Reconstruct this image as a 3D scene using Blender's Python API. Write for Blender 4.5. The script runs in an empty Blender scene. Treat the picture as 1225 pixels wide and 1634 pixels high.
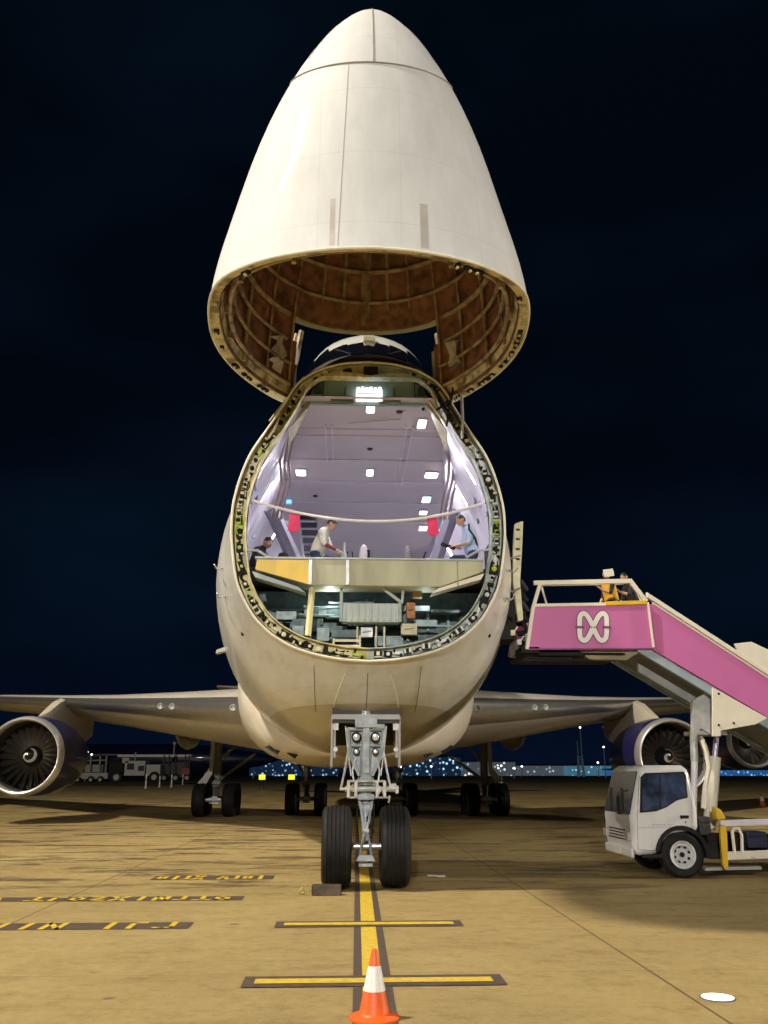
import bpy, bmesh, math, random
import numpy as np
from mathutils import Vector, Matrix
R = math.radians
random.seed(7)
S = bpy.context.scene
COL = S.collection

# ------------------------------------------------------------------ camera
CAM = Vector((-0.37, -14.54, 1.72)); PITCH = R(16.74); YAW = R(2.6); FPX = 1380.0
cd = bpy.data.cameras.new("camera"); cam = bpy.data.objects.new("camera", cd); COL.objects.link(cam)
cam.location = CAM; cam.rotation_euler = (R(90) + PITCH, 0, -YAW)
cd.sensor_fit = 'VERTICAL'; cd.sensor_height = 24; cd.lens = 24 * FPX / 1634.0
cd.clip_start = 0.1; cd.clip_end = 4000
S.camera = cam
FW = Vector((math.sin(YAW) * math.cos(PITCH), math.cos(YAW) * math.cos(PITCH), math.sin(PITCH)))
RT = Vector((math.cos(YAW), -math.sin(YAW), 0)); UPV = RT.cross(FW)

def at(px, py, y=None, z=None):
    """photo pixel -> point on the world plane y=const or z=const (used to measure the photograph)"""
    d = FW + RT * ((px - 612.5) / FPX) + UPV * ((817 - py) / FPX)
    t = (y - CAM.y) / d.y if y is not None else (z - CAM.z) / d.z
    return CAM + d * t

# ------------------------------------------------------------------ world, lights, exposure
W = bpy.data.worlds.new("World"); S.world = W; W.use_nodes = True
nt = W.node_tree; nt.nodes.clear()
wo = nt.nodes.new('ShaderNodeOutputWorld'); bg = nt.nodes.new('ShaderNodeBackground')
tc = nt.nodes.new('ShaderNodeTexCoord'); sx = nt.nodes.new('ShaderNodeSeparateXYZ')
cr = nt.nodes.new('ShaderNodeValToRGB'); nz = nt.nodes.new('ShaderNodeTexNoise'); cr2 = nt.nodes.new('ShaderNodeValToRGB')
mx = nt.nodes.new('ShaderNodeMixRGB'); mx.blend_type = 'ADD'; mx.inputs[0].default_value = 1
mp = nt.nodes.new('ShaderNodeMapping'); mp.inputs['Scale'].default_value = (1.0, 1.0, 2.2)
nt.links.new(tc.outputs['Generated'], sx.inputs[0]); nt.links.new(sx.outputs['Z'], cr.inputs[0])
nt.links.new(tc.outputs['Generated'], mp.inputs[0]); nt.links.new(mp.outputs[0], nz.inputs['Vector'])
nz.inputs['Scale'].default_value = 1.9; nz.inputs['Detail'].default_value = 3; nz.inputs['Roughness'].default_value = .5
nt.links.new(nz.outputs['Fac'], cr2.inputs[0])
e = cr.color_ramp.elements
e[0].position = 0.0; e[0].color = (0.0014, 0.0050, 0.016, 1); e[1].position = .75; e[1].color = (.0006, .0024, .0048, 1)
q = e.new(.12); q.color = (.0006, .0022, .0070, 1)
q = e.new(.35); q.color = (.0005, .0019, .0046, 1)
e = cr2.color_ramp.elements
e[0].position = .46; e[0].color = (0, 0, 0, 1); e[1].position = .75; e[1].color = (.0012, .0036, .0080, 1)
nt.links.new(cr.outputs[0], mx.inputs[1]); nt.links.new(cr2.outputs[0], mx.inputs[2])
nt.links.new(mx.outputs[0], bg.inputs[0]); bg.inputs[1].default_value = 1.0
nt.links.new(bg.outputs[0], wo.inputs[0])
S.view_settings.view_transform = 'Standard'; S.view_settings.look = 'None'
S.view_settings.exposure = 0.0; S.view_settings.gamma = 1.0

def flood(name, travel, dist, power, color, sx_, sy_, target=(0, -1, 3)):
    """apron floodlight bank on a mast out of the picture"""
    l = bpy.data.lights.new(name, 'AREA'); l.shape = 'RECTANGLE'; l.size = sx_; l.size_y = sy_
    l.energy = power; l.color = color
    o = bpy.data.objects.new(name, l); COL.objects.link(o)
    d = Vector(travel).normalized(); o.location = Vector(target) - d * dist
    o.rotation_euler = d.to_track_quat('-Z', 'Y').to_euler()
    return o
flood("floodlight", (.62, .20, -1.0), 58, 44000, (1.0, .88, .70), 1.6, 3.4)
for travel_, pw_, tg_, cl_ in (((-1, .12, -.27), 2700, (1, 3, .5), (1.0, .88, .72)), ((1, .16, -.25), 1350, (-1, 3, .5), (1.0, .90, .76)), ((.10, 1, -.30), 2000, (0, 3, .5), (1.0, .95, .87))):
    flood("floodlight", travel_, 62, pw_, cl_, 1.0, 1.4, target=tg_).data.spread = R(62)

S.cycles.max_bounces = 8; S.cycles.diffuse_bounces = 4
S.cycles.caustics_reflective = False; S.cycles.caustics_refractive = False
try:
    S.cycles.use_denoising = True
except Exception:
    pass

# ------------------------------------------------------------------ materials
MATS = {}
def mat(name, col, rough=.5, metal=0, coat=0, var=0.0, scale=3.0, emit=None, estr=1.0, col2=None, stretch=(1, 1, 1), bump=0.0, spec=.5, detail=5, lo=.35, hi=.65):
    if name in MATS: return MATS[name]
    m = bpy.data.materials.new(name); m.use_nodes = True; t = m.node_tree
    b = t.nodes['Principled BSDF']
    b.inputs['Base Color'].default_value = (*col, 1); b.inputs['Roughness'].default_value = rough
    b.inputs['Metallic'].default_value = metal; b.inputs['Coat Weight'].default_value = coat
    b.inputs['Coat Roughness'].default_value = .06
    b.inputs['Specular IOR Level'].default_value = spec
    c2 = col2 if col2 else tuple(c * (1 - var) for c in col)
    if var or col2 or bump:
        tc = t.nodes.new('ShaderNodeTexCoord'); mp = t.nodes.new('ShaderNodeMapping'); mp.inputs['Scale'].default_value = stretch
        n = t.nodes.new('ShaderNodeTexNoise'); n.inputs['Scale'].default_value = scale; n.inputs['Detail'].default_value = detail
        r = t.nodes.new('ShaderNodeValToRGB')
        r.color_ramp.elements[0].position = lo; r.color_ramp.elements[0].color = (*c2, 1)
        r.color_ramp.elements[1].position = hi; r.color_ramp.elements[1].color = (*col, 1)
        t.links.new(tc.outputs['Object'], mp.inputs[0]); t.links.new(mp.outputs[0], n.inputs['Vector'])
        t.links.new(n.outputs['Fac'], r.inputs[0]); t.links.new(r.outputs[0], b.inputs['Base Color'])
        if bump:
            bp = t.nodes.new('ShaderNodeBump'); bp.inputs['Strength'].default_value = bump; bp.inputs['Distance'].default_value = .03
            t.links.new(n.outputs['Fac'], bp.inputs['Height']); t.links.new(bp.outputs[0], b.inputs['Normal'])
        rr = t.nodes.new('ShaderNodeMapRange'); rr.inputs[3].default_value = min(1, rough * 1.25 + .03); rr.inputs[4].default_value = rough * .9
        t.links.new(n.outputs['Fac'], rr.inputs[0]); t.links.new(rr.outputs[0], b.inputs['Roughness'])
    if emit:
        b.inputs['Emission Color'].default_value = (*emit, 1); b.inputs['Emission Strength'].default_value = estr
    MATS[name] = m; return m

white = mat("white_paint", (.74, .71, .66), .36, coat=.55, var=.07, scale=.9, stretch=(1, 1, .5))
white2 = mat("visor_paint", (.68, .70, .71), .62, spec=.25, coat=.16, var=.05, scale=.8)
belly = mat("belly_paint", (.64, .59, .49), .45, coat=.25, var=.12, scale=1.2, stretch=(1, .35, 1))
grey = mat("grey_paint", (.42, .43, .43), .45, coat=.2, var=.15)
lgrey = mat("light_grey_metal", (.55, .57, .58), .4, metal=.25, var=.25, scale=9)
wingm = mat("wing_paint", (.50, .47, .42), .4, coat=.3, var=.15, scale=.7)
lead = mat("leading_edge_metal", (.45, .45, .45), .28, metal=.9, var=.15)
chrome = mat("inlet_metal", (.85, .86, .88), .34, metal=.75, var=.1, scale=4)
blue = mat("dark_blue_paint", (.016, .016, .085), .35, coat=.35, var=.1)
black = mat("black_rubber", (.012, .012, .013), .62, var=.4, scale=7, spec=.3)
dark = mat("dark_cavity", (.010, .010, .011), .8, var=.3)
rim_y = mat("rim_yellow", (.78, .72, .40), .55, col2=(.42, .38, .17), scale=7, bump=.4)  # yellow tone for the left half of the rim
rim_g = mat("rim_grey_green", (.52, .60, .55), .5, col2=(.28, .34, .31), scale=7, bump=.4)  # grey-green tone for the right half of the rim
lime = mat("lime_fitting", (.45, .62, .04), .5, var=.3, scale=9)
cream = mat("cream_primer", (.72, .68, .48), .5, var=.25, scale=6)
brown = mat("brown_insulation", (.31, .14, .07), .55, col2=(.10, .042, .022), scale=5.5, bump=.9)
ribm = mat("visor_frame", (.46, .36, .22), .5, col2=(.18, .12, .07), scale=6)
lining = mat("cabin_lining", (.62, .58, .66), .45, var=.06, scale=1.5)
lining2 = mat("cabin_ceiling", (.62, .57, .58), .42, var=.08, scale=1.0)
seam = mat("ceiling_strip", (.72, .68, .76), .4)
teal = mat("teal_bulkhead", (.33, .47, .46), .5, var=.2, scale=5)
teald = mat("bay_equipment", (.12, .19, .20), .5, var=.5, scale=8)
olive = mat("olive_primer", (.42, .38, .22), .5, var=.35, scale=6)
glass = mat("cockpit_glass", (.006, .006, .008), .06, coat=1)
lampw = mat("lamp_lens", (.9, .9, .9), .4, emit=(1, .97, .93), estr=9)
lampb = mat("blue_lamp", (.2, .5, .9), .4, emit=(.12, .42, 1), estr=2.2)
lampc = mat("cyan_lamp", (.5, .8, .9), .4, emit=(.55, .9, 1), estr=3)
sillm = mat("sill_yellow", (.54, .54, .36), .5, col2=(.34, .34, .24), scale=2.2, stretch=(1, 1, .25), detail=8)
silly = mat("sill_bright_yellow", (.90, .60, .07), .5, col2=(.62, .46, .12), scale=2.6, stretch=(1, 1, .3), detail=8)
pink = mat("magenta_panel", (.58, .155, .41), .42, coat=.15, var=.08, scale=1.2)
whitep = mat("white_truck_paint", (.78, .79, .80), .3, coat=.6, var=.03)
yellow = mat("yellow_paint", (.80, .52, .02), .45, var=.15)
creamw = mat("cream_white_paint", (.80, .76, .64), .4, var=.08, scale=4)
bluegrey = mat("blue_grey_steel", (.36, .45, .52), .45, var=.15)
truckglass = mat("truck_window", (.015, .02, .035), .08, spec=.3, coat=.25, col2=(.05, .08, .16), scale=5)
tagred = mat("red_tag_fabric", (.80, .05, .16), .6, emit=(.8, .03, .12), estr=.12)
skin = mat("skin", (.50, .28, .19), .5)
hairm = mat("black_hair", (.012, .010, .009), .5)
steel = mat("brushed_steel", (.50, .51, .52), .3, metal=.8, var=.2)

def panel_lines(m, axes, amount=.10, grime=True):
    """faint skin joints, rivet-line grime and patchy ageing added to a paint (true surface colour, fixed to the object)"""
    t = m.node_tree; N = t.nodes.new; L = t.links.new; b = t.nodes['Principled BSDF']
    src = b.inputs['Base Color'].links[0].from_socket if b.inputs['Base Color'].links else None
    g = N('ShaderNodeTexCoord'); sp = N('ShaderNodeSeparateXYZ'); L(g.outputs['Object'], sp.inputs[0]); tot = None
    def M_(op, a, c):
        x = N('ShaderNodeMath'); x.operation = op
        for i, v in enumerate((a, c)):
            if isinstance(v, (int, float)): x.inputs[i].default_value = v
            elif v is not None: L(v, x.inputs[i])
        return x.outputs[0]
    for ax, sp_, off, wd in axes:
        f = M_('FRACT', M_('DIVIDE', M_('ADD', sp.outputs[ax], off), sp_), None); f = M_('ABSOLUTE', M_('SUBTRACT', f, .5), None); k = M_('LESS_THAN', f, wd / sp_)
        tot = k if tot is None else M_('MAXIMUM', tot, k)
    n = N('ShaderNodeTexNoise'); n.inputs['Scale'].default_value = 2.6; n.inputs['Detail'].default_value = 8; n.inputs['Roughness'].default_value = .65
    mp = N('ShaderNodeMapping'); mp.inputs['Scale'].default_value = (1.6, 1.6, .45); L(g.outputs['Object'], mp.inputs[0]); L(mp.outputs[0], n.inputs['Vector'])
    r = N('ShaderNodeMapRange'); r.inputs[1].default_value = .35; r.inputs[2].default_value = .65; r.inputs[3].default_value = .90; r.inputs[4].default_value = 1.0; L(n.outputs['Fac'], r.inputs[0])
    v = M_('MULTIPLY', r.outputs[0], M_('SUBTRACT', 1.0, M_('MULTIPLY', tot, amount)))
    mu = N('ShaderNodeMixRGB'); mu.blend_type = 'MULTIPLY'; mu.inputs[0].default_value = 1; L(v, mu.inputs[2])
    if src: L(src, mu.inputs[1])
    else: mu.inputs[1].default_value = b.inputs['Base Color'].default_value
    L(mu.outputs[0], b.inputs['Base Color'])
panel_lines(white2, (('Z', 1.15, .3, .008), ('X', 1.05, .18, .005)), .09)
panel_lines(wingm, (('X', 1.4, 0, .012), ('Y', 1.1, 0, .010)), .16)
panel_lines(whitep, (('Z', 9, 0, .001),), .02)

# ------------------------------------------------------------------ mesh helpers
class MB:
    def __init__(s): s.v = []; s.f = []; s.m = []
    def add(s, vs, fs, mi=0):
        o = len(s.v); s.v += [tuple(v) for v in vs]; s.f += [tuple(i + o for i in f) for f in fs]; s.m += [mi] * len(fs); return s
    def box(s, c, d, mi=0, M=None, taper=1.0):
        x, y, z = (a / 2 for a in d); vs = []
        for sz in (-1, 1):
            k = taper if sz > 0 else 1
            for sx_, sy_ in ((-1, -1), (1, -1), (1, 1), (-1, 1)):
                v = Vector((sx_ * x * k, sy_ * y * k, sz * z))
                if M: v = M @ v
                vs.append(v + Vector(c))
        return s.add(vs, [(3, 2, 1, 0), (4, 5, 6, 7), (0, 1, 5, 4), (1, 2, 6, 5), (2, 3, 7, 6), (3, 0, 4, 7)], mi)
    def tube(s, pts, r, mi=0, n=10, caps=True):
        pts = [Vector(p) for p in pts]; rs = r if isinstance(r, (list, tuple)) else [r] * len(pts)
        vs = []; fs = []
        ref = None
        for i, p in enumerate(pts):
            a = pts[max(i - 1, 0)]; b = pts[min(i + 1, len(pts) - 1)]
            t = (b - a).normalized()
            if ref is None: ref = Vector((0, 0, 1)) if abs(t.z) < .9 else Vector((1, 0, 0))
            u = t.cross(ref).normalized(); w = t.cross(u).normalized(); ref = -w if w.dot(ref) < 0 else w
            u = t.cross(ref).normalized(); w = t.cross(u).normalized()
            for k in range(n):
                an = 2 * math.pi * k / n; vs.append(p + (u * math.cos(an) + w * math.sin(an)) * rs[i])
        for i in range(len(pts) - 1):
            for k in range(n):
                a = i * n + k; b = i * n + (k + 1) % n; fs.append((a, b, b + n, a + n))
        if caps: fs.append(tuple(range(n - 1, -1, -1))); fs.append(tuple(range((len(pts) - 1) * n, len(pts) * n)))
        return s.add(vs, fs, mi)
    def lathe(s, prof, axis='y', c=(0, 0, 0), n=32, mi=0, mis=None, arc=None):
        """prof: (r, a) pairs along the axis"""
        vs = []
        for r, a in prof:
            for k in range(n):
                an = 2 * math.pi * k / n; x = r * math.cos(an); z = r * math.sin(an)
                p = {'y': (x, a, z), 'x': (a, x, z), 'z': (x, z, a)}[axis]
                vs.append(Vector(p) + Vector(c))
        for i in range(len(prof) - 1):
            fs = []
            for k in range(n):
                a = i * n + k; b = i * n + (k + 1) % n; fs.append((a, b, b + n, a + n))
            s.add([], [], 0)
            o = len(s.v) if i == 0 else o
            if i == 0: s.v += [tuple(v) for v in vs]
            s.f += [tuple(j + o for j in f) for f in fs]; s.m += [(mis[i] if mis else mi)] * n
        return s
    def grid(s, rows, mi=0, closed=False, skip=None):
        n = len(rows[0]); vs = [p for r in rows for p in r]; fs = []
        for i in range(len(rows) - 1):
            for k in range(n if closed else n - 1):
                a = i * n + k; b = i * n + (k + 1) % n; f = (a, b, b + n, a + n)
                if skip:
                    c = sum((Vector(vs[j]) for j in f), Vector()) / 4
                    if skip(c): continue
                fs.append(f)
        return s.add(vs, fs, mi)
    def prism(s, poly, lo, hi, axis='y', mi=0):
        n = len(poly)
        def P(a, b, t): return {'y': (a, t, b), 'x': (t, a, b), 'z': (a, b, t)}[axis]
        vs = [P(a, b, lo) for a, b in poly] + [P(a, b, hi) for a, b in poly]
        fs = [tuple(range(n)), tuple(range(2 * n - 1, n - 1, -1))] + [(i, i + n, (i + 1) % n + n, (i + 1) % n) for i in range(n)]
        return s.add(vs, fs, mi)
    def build(s, name, mats, parent=None, smooth=False, bevel=0, angle=40, recalc=True):
        me = bpy.data.meshes.new(name); me.from_pydata([tuple(v) for v in s.v], [], s.f)
        for m in (mats if isinstance(mats, (list, tuple)) else [mats]): me.materials.append(m)
        me.polygons.foreach_set('material_index', s.m)
        if recalc:
            b = bmesh.new(); b.from_mesh(me); bmesh.ops.recalc_face_normals(b, faces=b.faces); b.to_mesh(me); b.free()
        if smooth:
            me.polygons.foreach_set('use_smooth', [True] * len(me.polygons))
            try: me.set_sharp_from_angle(angle=R(angle))
            except Exception: pass
        me.update()
        o = bpy.data.objects.new(name, me); COL.objects.link(o)
        if parent: o.parent = parent
        if bevel:
            bv = o.modifiers.new('bevel', 'BEVEL'); bv.width = bevel; bv.segments = 2; bv.limit_method = 'ANGLE'; bv.angle_limit = R(35)
        return o

def tag(o, label=None, cat=None, group=None, kind=None):
    if label: o['label'] = label
    if cat: o['category'] = cat
    if group: o['group'] = group
    if kind: o['kind'] = kind
    return o
def empty(name, loc=(0, 0, 0), parent=None, label=None, cat=None, group=None, rz=0):
    o = bpy.data.objects.new(name, None); COL.objects.link(o); o.location = loc; o.rotation_euler.z = rz
    if parent: o.parent = parent
    return tag(o, label, cat, group)
def copy_tree(o, parent=None):
    c = o.copy(); COL.objects.link(c); c.parent = parent
    for ch in list(o.children): copy_tree(ch, c)
    return c
def lerp(a, b, t): return a + (b - a) * t
def interp(xs, ys, x): return float(np.interp(x, xs, ys))

# ================================================================== THE SETTING
def ground_material():
    m = bpy.data.materials.new("apron_concrete"); m.use_nodes = True; t = m.node_tree; b = t.nodes['Principled BSDF']
    N = t.nodes.new; L = t.links.new
    g = N('ShaderNodeNewGeometry'); sp = N('ShaderNodeSeparateXYZ'); L(g.outputs['Position'], sp.inputs[0])
    def noise(scale, stretch, detail=6, rough=.6):
        mp = N('ShaderNodeMapping'); mp.inputs['Scale'].default_value = stretch; L(g.outputs['Position'], mp.inputs[0])
        n = N('ShaderNodeTexNoise'); n.inputs['Scale'].default_value = scale; n.inputs['Detail'].default_value = detail; n.inputs['Roughness'].default_value = rough
        L(mp.outputs[0], n.inputs['Vector']); return n.outputs['Fac']
    def ramp(fac, p0, c0, p1, c1):
        r = N('ShaderNodeValToRGB'); r.color_ramp.elements[0].position = p0; r.color_ramp.elements[0].color = (*c0, 1)
        r.color_ramp.elements[1].position = p1; r.color_ramp.elements[1].color = (*c1, 1); L(fac, r.inputs[0]); return r.outputs[0]
    def mul(a, b_, f=1.0):
        x = N('ShaderNodeMixRGB'); x.blend_type = 'MULTIPLY'; x.inputs[0].default_value = f; L(a, x.inputs[1]); L(b_, x.inputs[2]); return x.outputs[0]
    def math_(op, a, b_=None):
        x = N('ShaderNodeMath'); x.operation = op
        for i, v in enumerate((a, b_)):
            if v is None: continue
            if isinstance(v, (int, float)): x.inputs[i].default_value = v
            else: L(v, x.inputs[i])
        return x.outputs[0]
    base = ramp(noise(.35, (1, 1, 1)), .3, (.37, .285, .125), .7, (.47, .375, .165))
    base = mul(base, ramp(noise(9, (1, 1, 1), 8, .7), .3, (.80, .79, .78), .62, (1, 1, 1)))
    base = mul(base, ramp(noise(70, (1, 1, 1), 4, .7), .33, (.72, .71, .70), .52, (1, 1, 1)))
    base = mul(base, ramp(noise(1.6, (.35, 1.6, 1), 7, .7), .28, (.74, .71, .66), .48, (1, 1, 1)))
    cx_ = math_('FLOOR', math_('ADD', math_('DIVIDE', math_('ADD', sp.outputs['X'], 64.58), 6.7), .5)); cy_ = math_('FLOOR', math_('ADD', math_('DIVIDE', math_('ADD', sp.outputs['Y'], 206.96), 6.7), .5))
    cmb = N('ShaderNodeCombineXYZ'); L(cx_, cmb.inputs[0]); L(cy_, cmb.inputs[1]); wn = N('ShaderNodeTexWhiteNoise'); wn.noise_dimensions = '2D'; L(cmb.outputs[0], wn.inputs['Vector'])
    base = mul(base, ramp(wn.outputs['Value'], 0, (.86, .83, .80), 1, (1.0, 1.0, 1.0)))
    base = mul(base, ramp(noise(3.2, (1, 1, 1), 9, .75), .36, (.80, .77, .73), .5, (1, 1, 1)))
    # oil and tyre stains, mostly around where aircraft stop
    st = noise(.9, (.45, 1.5, 1), 7, .75)
    near = math_('MULTIPLY', ramp(math_('ABSOLUTE', math_('ADD', sp.outputs['Y'], -8)), 0, (1, 1, 1), 1, (0, 0, 0)), 1) 
    zone = N('ShaderNodeMapRange'); zone.inputs[1].default_value = -2.5; zone.inputs[2].default_value = 1.5; L(sp.outputs['Y'], zone.inputs[0])
    stf = N('ShaderNodeMapRange'); stf.inputs[1].default_value = .51; stf.inputs[2].default_value = .58; L(st, stf.inputs[0])
    sf = math_('MULTIPLY', stf.outputs[0], zone.outputs[0])
    mxs = N('ShaderNodeMixRGB'); mxs.blend_type = 'MIX'; L(math_('MULTIPLY', sf, .85), mxs.inputs[0]); L(base, mxs.inputs[1]); mxs.inputs[2].default_value = (.07, .045, .028, 1)
    base = mxs.outputs[0]
    # slab joints every 6.7 m
    def joint(axis, off, wdt):
        a = math_('ADD', sp.outputs[axis], off); a = math_('DIVIDE', a, 6.7); f = math_('FRACT', a); f = math_('SUBTRACT', f, .5); f = math_('ABSOLUTE', f)
        return math_('GREATER_THAN', f, .5 - wdt / 6.7)
    j = math_('MAXIMUM', joint('X', -2.42 + 67, .012), math_('MULTIPLY', joint('Y', 5.96 + 6.7 * 30, .007), .6))
    mj = N('ShaderNodeMixRGB'); L(math_('MULTIPLY', j, .75), mj.inputs[0]); L(base, mj.inputs[1]); mj.inputs[2].default_value = (.07, .045, .025, 1)
    L(mj.outputs[0], b.inputs['Base Color'])
    rr = N('ShaderNodeMapRange'); rr.inputs[3].default_value = .55; rr.inputs[4].default_value = .8; L(noise(2, (1, 1, 1)), rr.inputs[0]); L(rr.outputs[0], b.inputs['Roughness'])
    bp = N('ShaderNodeBump'); bp.inputs['Strength'].default_value = .35; bp.inputs['Distance'].default_value = .01; L(noise(45, (1, 1, 1), 8, .7), bp.inputs['Height']); L(bp.outputs[0], b.inputs['Normal'])
    b.inputs['Specular IOR Level'].default_value = .25
    return m
gm = MB(); gm.add([(-1800, -60, 0), (1800, -60, 0), (1800, 2500, 0), (-1800, 2500, 0)], [(0, 1, 2, 3)])
tag(gm.build("ground", ground_material(), recalc=False), kind='structure')

ylw = mat("marking_yellow", (.62, .44, .03), .6, col2=(.40, .29, .05), scale=14, lo=.25, hi=.55)
blk = mat("marking_black", (.045, .032, .026), .7, col2=(.10, .07, .045), scale=10, lo=.3, hi=.7)
def quad(mb, pts, z, mi): mb.add([(x, y, z) for x, y in pts], [tuple(range(len(pts)))], mi)
mk = MB()
def cl(y): return -.11 + (y + 7.25) * (.11 / 7.25)
def strip(y0, y1, o0, o1, z, mi): quad(mk, [(cl(y0) + o0, y0), (cl(y0) + o1, y0), (cl(y1) + o1, y1), (cl(y1) + o0, y1)], z, mi)
strip(-12, 70, -.165, -.085, .004, 1); strip(-12, 70, .085, .165, .004, 1); strip(-12, 70, -.085, .085, .004, 0)
for yc, x0, x1 in ((-3.37, -1.14, 1.06), (-6.28, -1.20, 1.04)):
    quad(mk, [(x0, yc - .2), (x1, yc - .2), (x1, yc + .2), (x0, yc + .2)], .008, 1)
    quad(mk, [(x0 + .1, yc - .085), (x1 - .1, yc - .085), (x1 - .1, yc + .085), (x0 + .1, yc + .085)], .012, 0)
tag(mk.build("centre_line_marking", [ylw, blk], recalc=False), kind='structure')

# painted stand codes, laid out to be read from the cockpit side
G = {'I': [[(.5, 0), (.5, 1)]], 'L': [[(.55, 0), (.55, 1)], [(.1, .06), (.55, .06)]], 'J': [[(.0, .15), (.2, 0), (.6, .05), (.62, 1)]],
     'N': [[(.1, 0), (.1, 1)], [(.1, 1), (.8, 0)], [(.8, 0), (.8, 1)]], 'F': [[(.2, 0), (.2, 1)], [(.2, .94), (.7, .94)]],
     'U': [[(.1, .1), (.4, 0), (.8, .2), (.8, 1)]], 'A': [[(.0, 0), (.45, 1)], [(.45, 1), (.9, 0)], [(.2, .4), (.7, .4)]],
     'T': [[(.45, 0), (.45, 1)], [(.0, .05), (.9, .05)]], 'O': [[(.1, .1), (.1, .9), (.7, .9), (.7, .1), (.1, .1)]],
     'Z': [[(.0, .05), (.8, .05)], [(.0, .05), (.8, .95)], [(.0, .95), (.8, .95)]], 'X': [[(.0, .0), (.8, 1)], [(.0, 1), (.8, 0)]]}
def stand_row(x0, x1, y0, y1, chars):
    mb = MB(); quad(mb, [(x0, y0), (x1, y0), (x1, y1), (x0, y1)], .004, 1)
    w = (x1 - x0 - .2) / len(chars); hgt = (y1 - y0) - .08
    for i, ch in enumerate(chars):
        for st in G.get(ch, []):
            for (a0, b0), (a1, b1) in zip(st[:-1], st[1:]):
                p = Vector((x0 + .1 + (i + a0 * .8) * w, y0 + .04 + b0 * hgt)); q_ = Vector((x0 + .1 + (i + a1 * .8) * w, y0 + .04 + b1 * hgt))
                d = (q_ - p).normalized() * .035; n_ = Vector((-d.y, d.x))
                quad(mb, [tuple(p - d + n_), tuple(p - d - n_), tuple(q_ + d - n_), tuple(q_ + d + n_)], .008 + .0005 * (i % 2), 0)
    return mb.build("stand_code_marking", [ylw, blk], recalc=False)
for a in ((-5.2, -2.12, -3.60, -3.13, "TLJIN IFU"), (-6.6, -1.76, -1.31, -.88, "IZNIA TFOZXINLTO"), (-3.56, -1.52, 1.14, 1.70, "OITX ALOI")):
    tag(stand_row(*a), kind='structure')
# a few dark repair patches and stains painted by use
st = MB(); rs = random.Random(3)
for i in range(70):
    x = rs.uniform(-5, 8); y = rs.uniform(.2, 9); w = rs.uniform(.15, .8); h = rs.uniform(.03, .16)
    n = 9; quad(st, [(x + w * math.cos(k * 6.283 / n) * rs.uniform(.6, 1), y + h * math.sin(k * 6.283 / n) * rs.uniform(.5, 1)) for k in range(n)], .0025, 0)
for (x, y, w, h) in ((-1.62, -3.3, .06, .05), (-2.2, -6.75, .05, .06), (-1.3, -.6, .12, .04), (-2.9, -7.3, .05, .03)):
    quad(st, [(x + w * math.cos(k), y + h * math.sin(k * 1.1)) for k in range(6)], .0025, 0)
tag(st.build("oil_stains", mat("oil_stain", (.11, .07, .04), .5, col2=(.26, .19, .10), scale=6), recalc=False), kind='structure')
# inset ground light, right foreground
p = at(1145, 1593, z=0)
gl = MB(); gl.lathe([(.0, .010), (.125, .010), (.14, .004), (.14, 0)], 'z', tuple(p), 24, mis=[0, 1, 1])
gl.build("inset_ground_light", [mat("ground_lens", (.9, .9, .85), .3, emit=(1, .96, .86), estr=3.0), steel], smooth=True)
tag(bpy.data.objects["inset_ground_light"], "small round glowing white light set flush in the concrete at lower right", "ground light")

# ================================================================== THE AIRCRAFT
jet = empty("cargo_aircraft", (0, 0, 0), None, "huge white cargo aircraft facing the camera with its nose lifted open above the lit hold", "aircraft")
# outer skin sections: (half width, z) from keel to crown
S0 = [(0, 3.37), (.4, 3.39), (.8, 3.46), (1.17, 3.57), (1.53, 3.78), (1.80, 4.04), (1.96, 4.31), (2.09, 4.58), (2.17, 5.01), (2.22, 5.39), (2.22, 5.86), (2.15, 6.23), (2.06, 6.54), (1.95, 6.82), (1.70, 7.22), (1.48, 7.58), (1.28, 7.98), (1.17, 8.13), (.82, 8.35), (.4, 8.46), (0, 8.48)]
SA = [(0, 2.78), (.5, 2.82), (1.05, 2.98), (1.6, 3.35), (2.05, 3.9), (2.36, 4.6), (2.45, 5.3), (2.42, 5.8), (2.30, 6.3), (2.1, 6.8), (1.82, 7.35), (1.55, 7.85), (1.34, 8.3), (1.1, 8.75), (.8, 9.1), (.45, 9.28), (0, 9.36)]
S1 = [(0, 2.5), (.55, 2.53), (1.2, 2.72), (1.8, 3.1), (2.3, 3.7), (2.62, 4.5), (2.72, 5.3), (2.62, 6.1), (2.35, 6.8), (2.05, 7.4), (1.75, 8.0), (1.52, 8.6), (1.22, 9.22), (.85, 9.78), (.45, 9.99), (0, 10.06)]
S3 = [(0, 2.22), (1.0, 2.36), (1.9, 2.85), (2.55, 3.6), (2.92, 4.5), (3.02, 5.35), (2.92, 6.2), (2.62, 7.0), (2.2, 7.9), (1.85, 8.8), (1.4, 9.6), (.8, 10.06), (0, 10.2)]
def full(zb=2.02):
    r = 3.25; c = zb + r; pts = [(r * math.sin(a), c - r * math.cos(a)) for a in np.linspace(0, R(125), 16)]
    return pts + [(2.35, 7.95), (2.1, 8.7), (1.7, 9.4), (1.1, 9.95), (.5, 10.18), (0, 10.22)]
def resample(pts, n):
    P = np.array(pts, float); d = np.r_[0, np.cumsum(np.hypot(*np.diff(P, axis=0).T))]; d /= d[-1]
    # smooth the polyline a little so no facets show
    u = np.linspace(0, 1, n); X = np.interp(u, d, P[:, 0]); Z = np.interp(u, d, P[:, 1])
    for _ in range(3):
        X[1:-1] = .25 * X[:-2] + .5 * X[1:-1] + .25 * X[2:]; Z[1:-1] = .25 * Z[:-2] + .5 * Z[1:-1] + .25 * Z[2:]
    return np.c_[X, Z]
NT = 57
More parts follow.
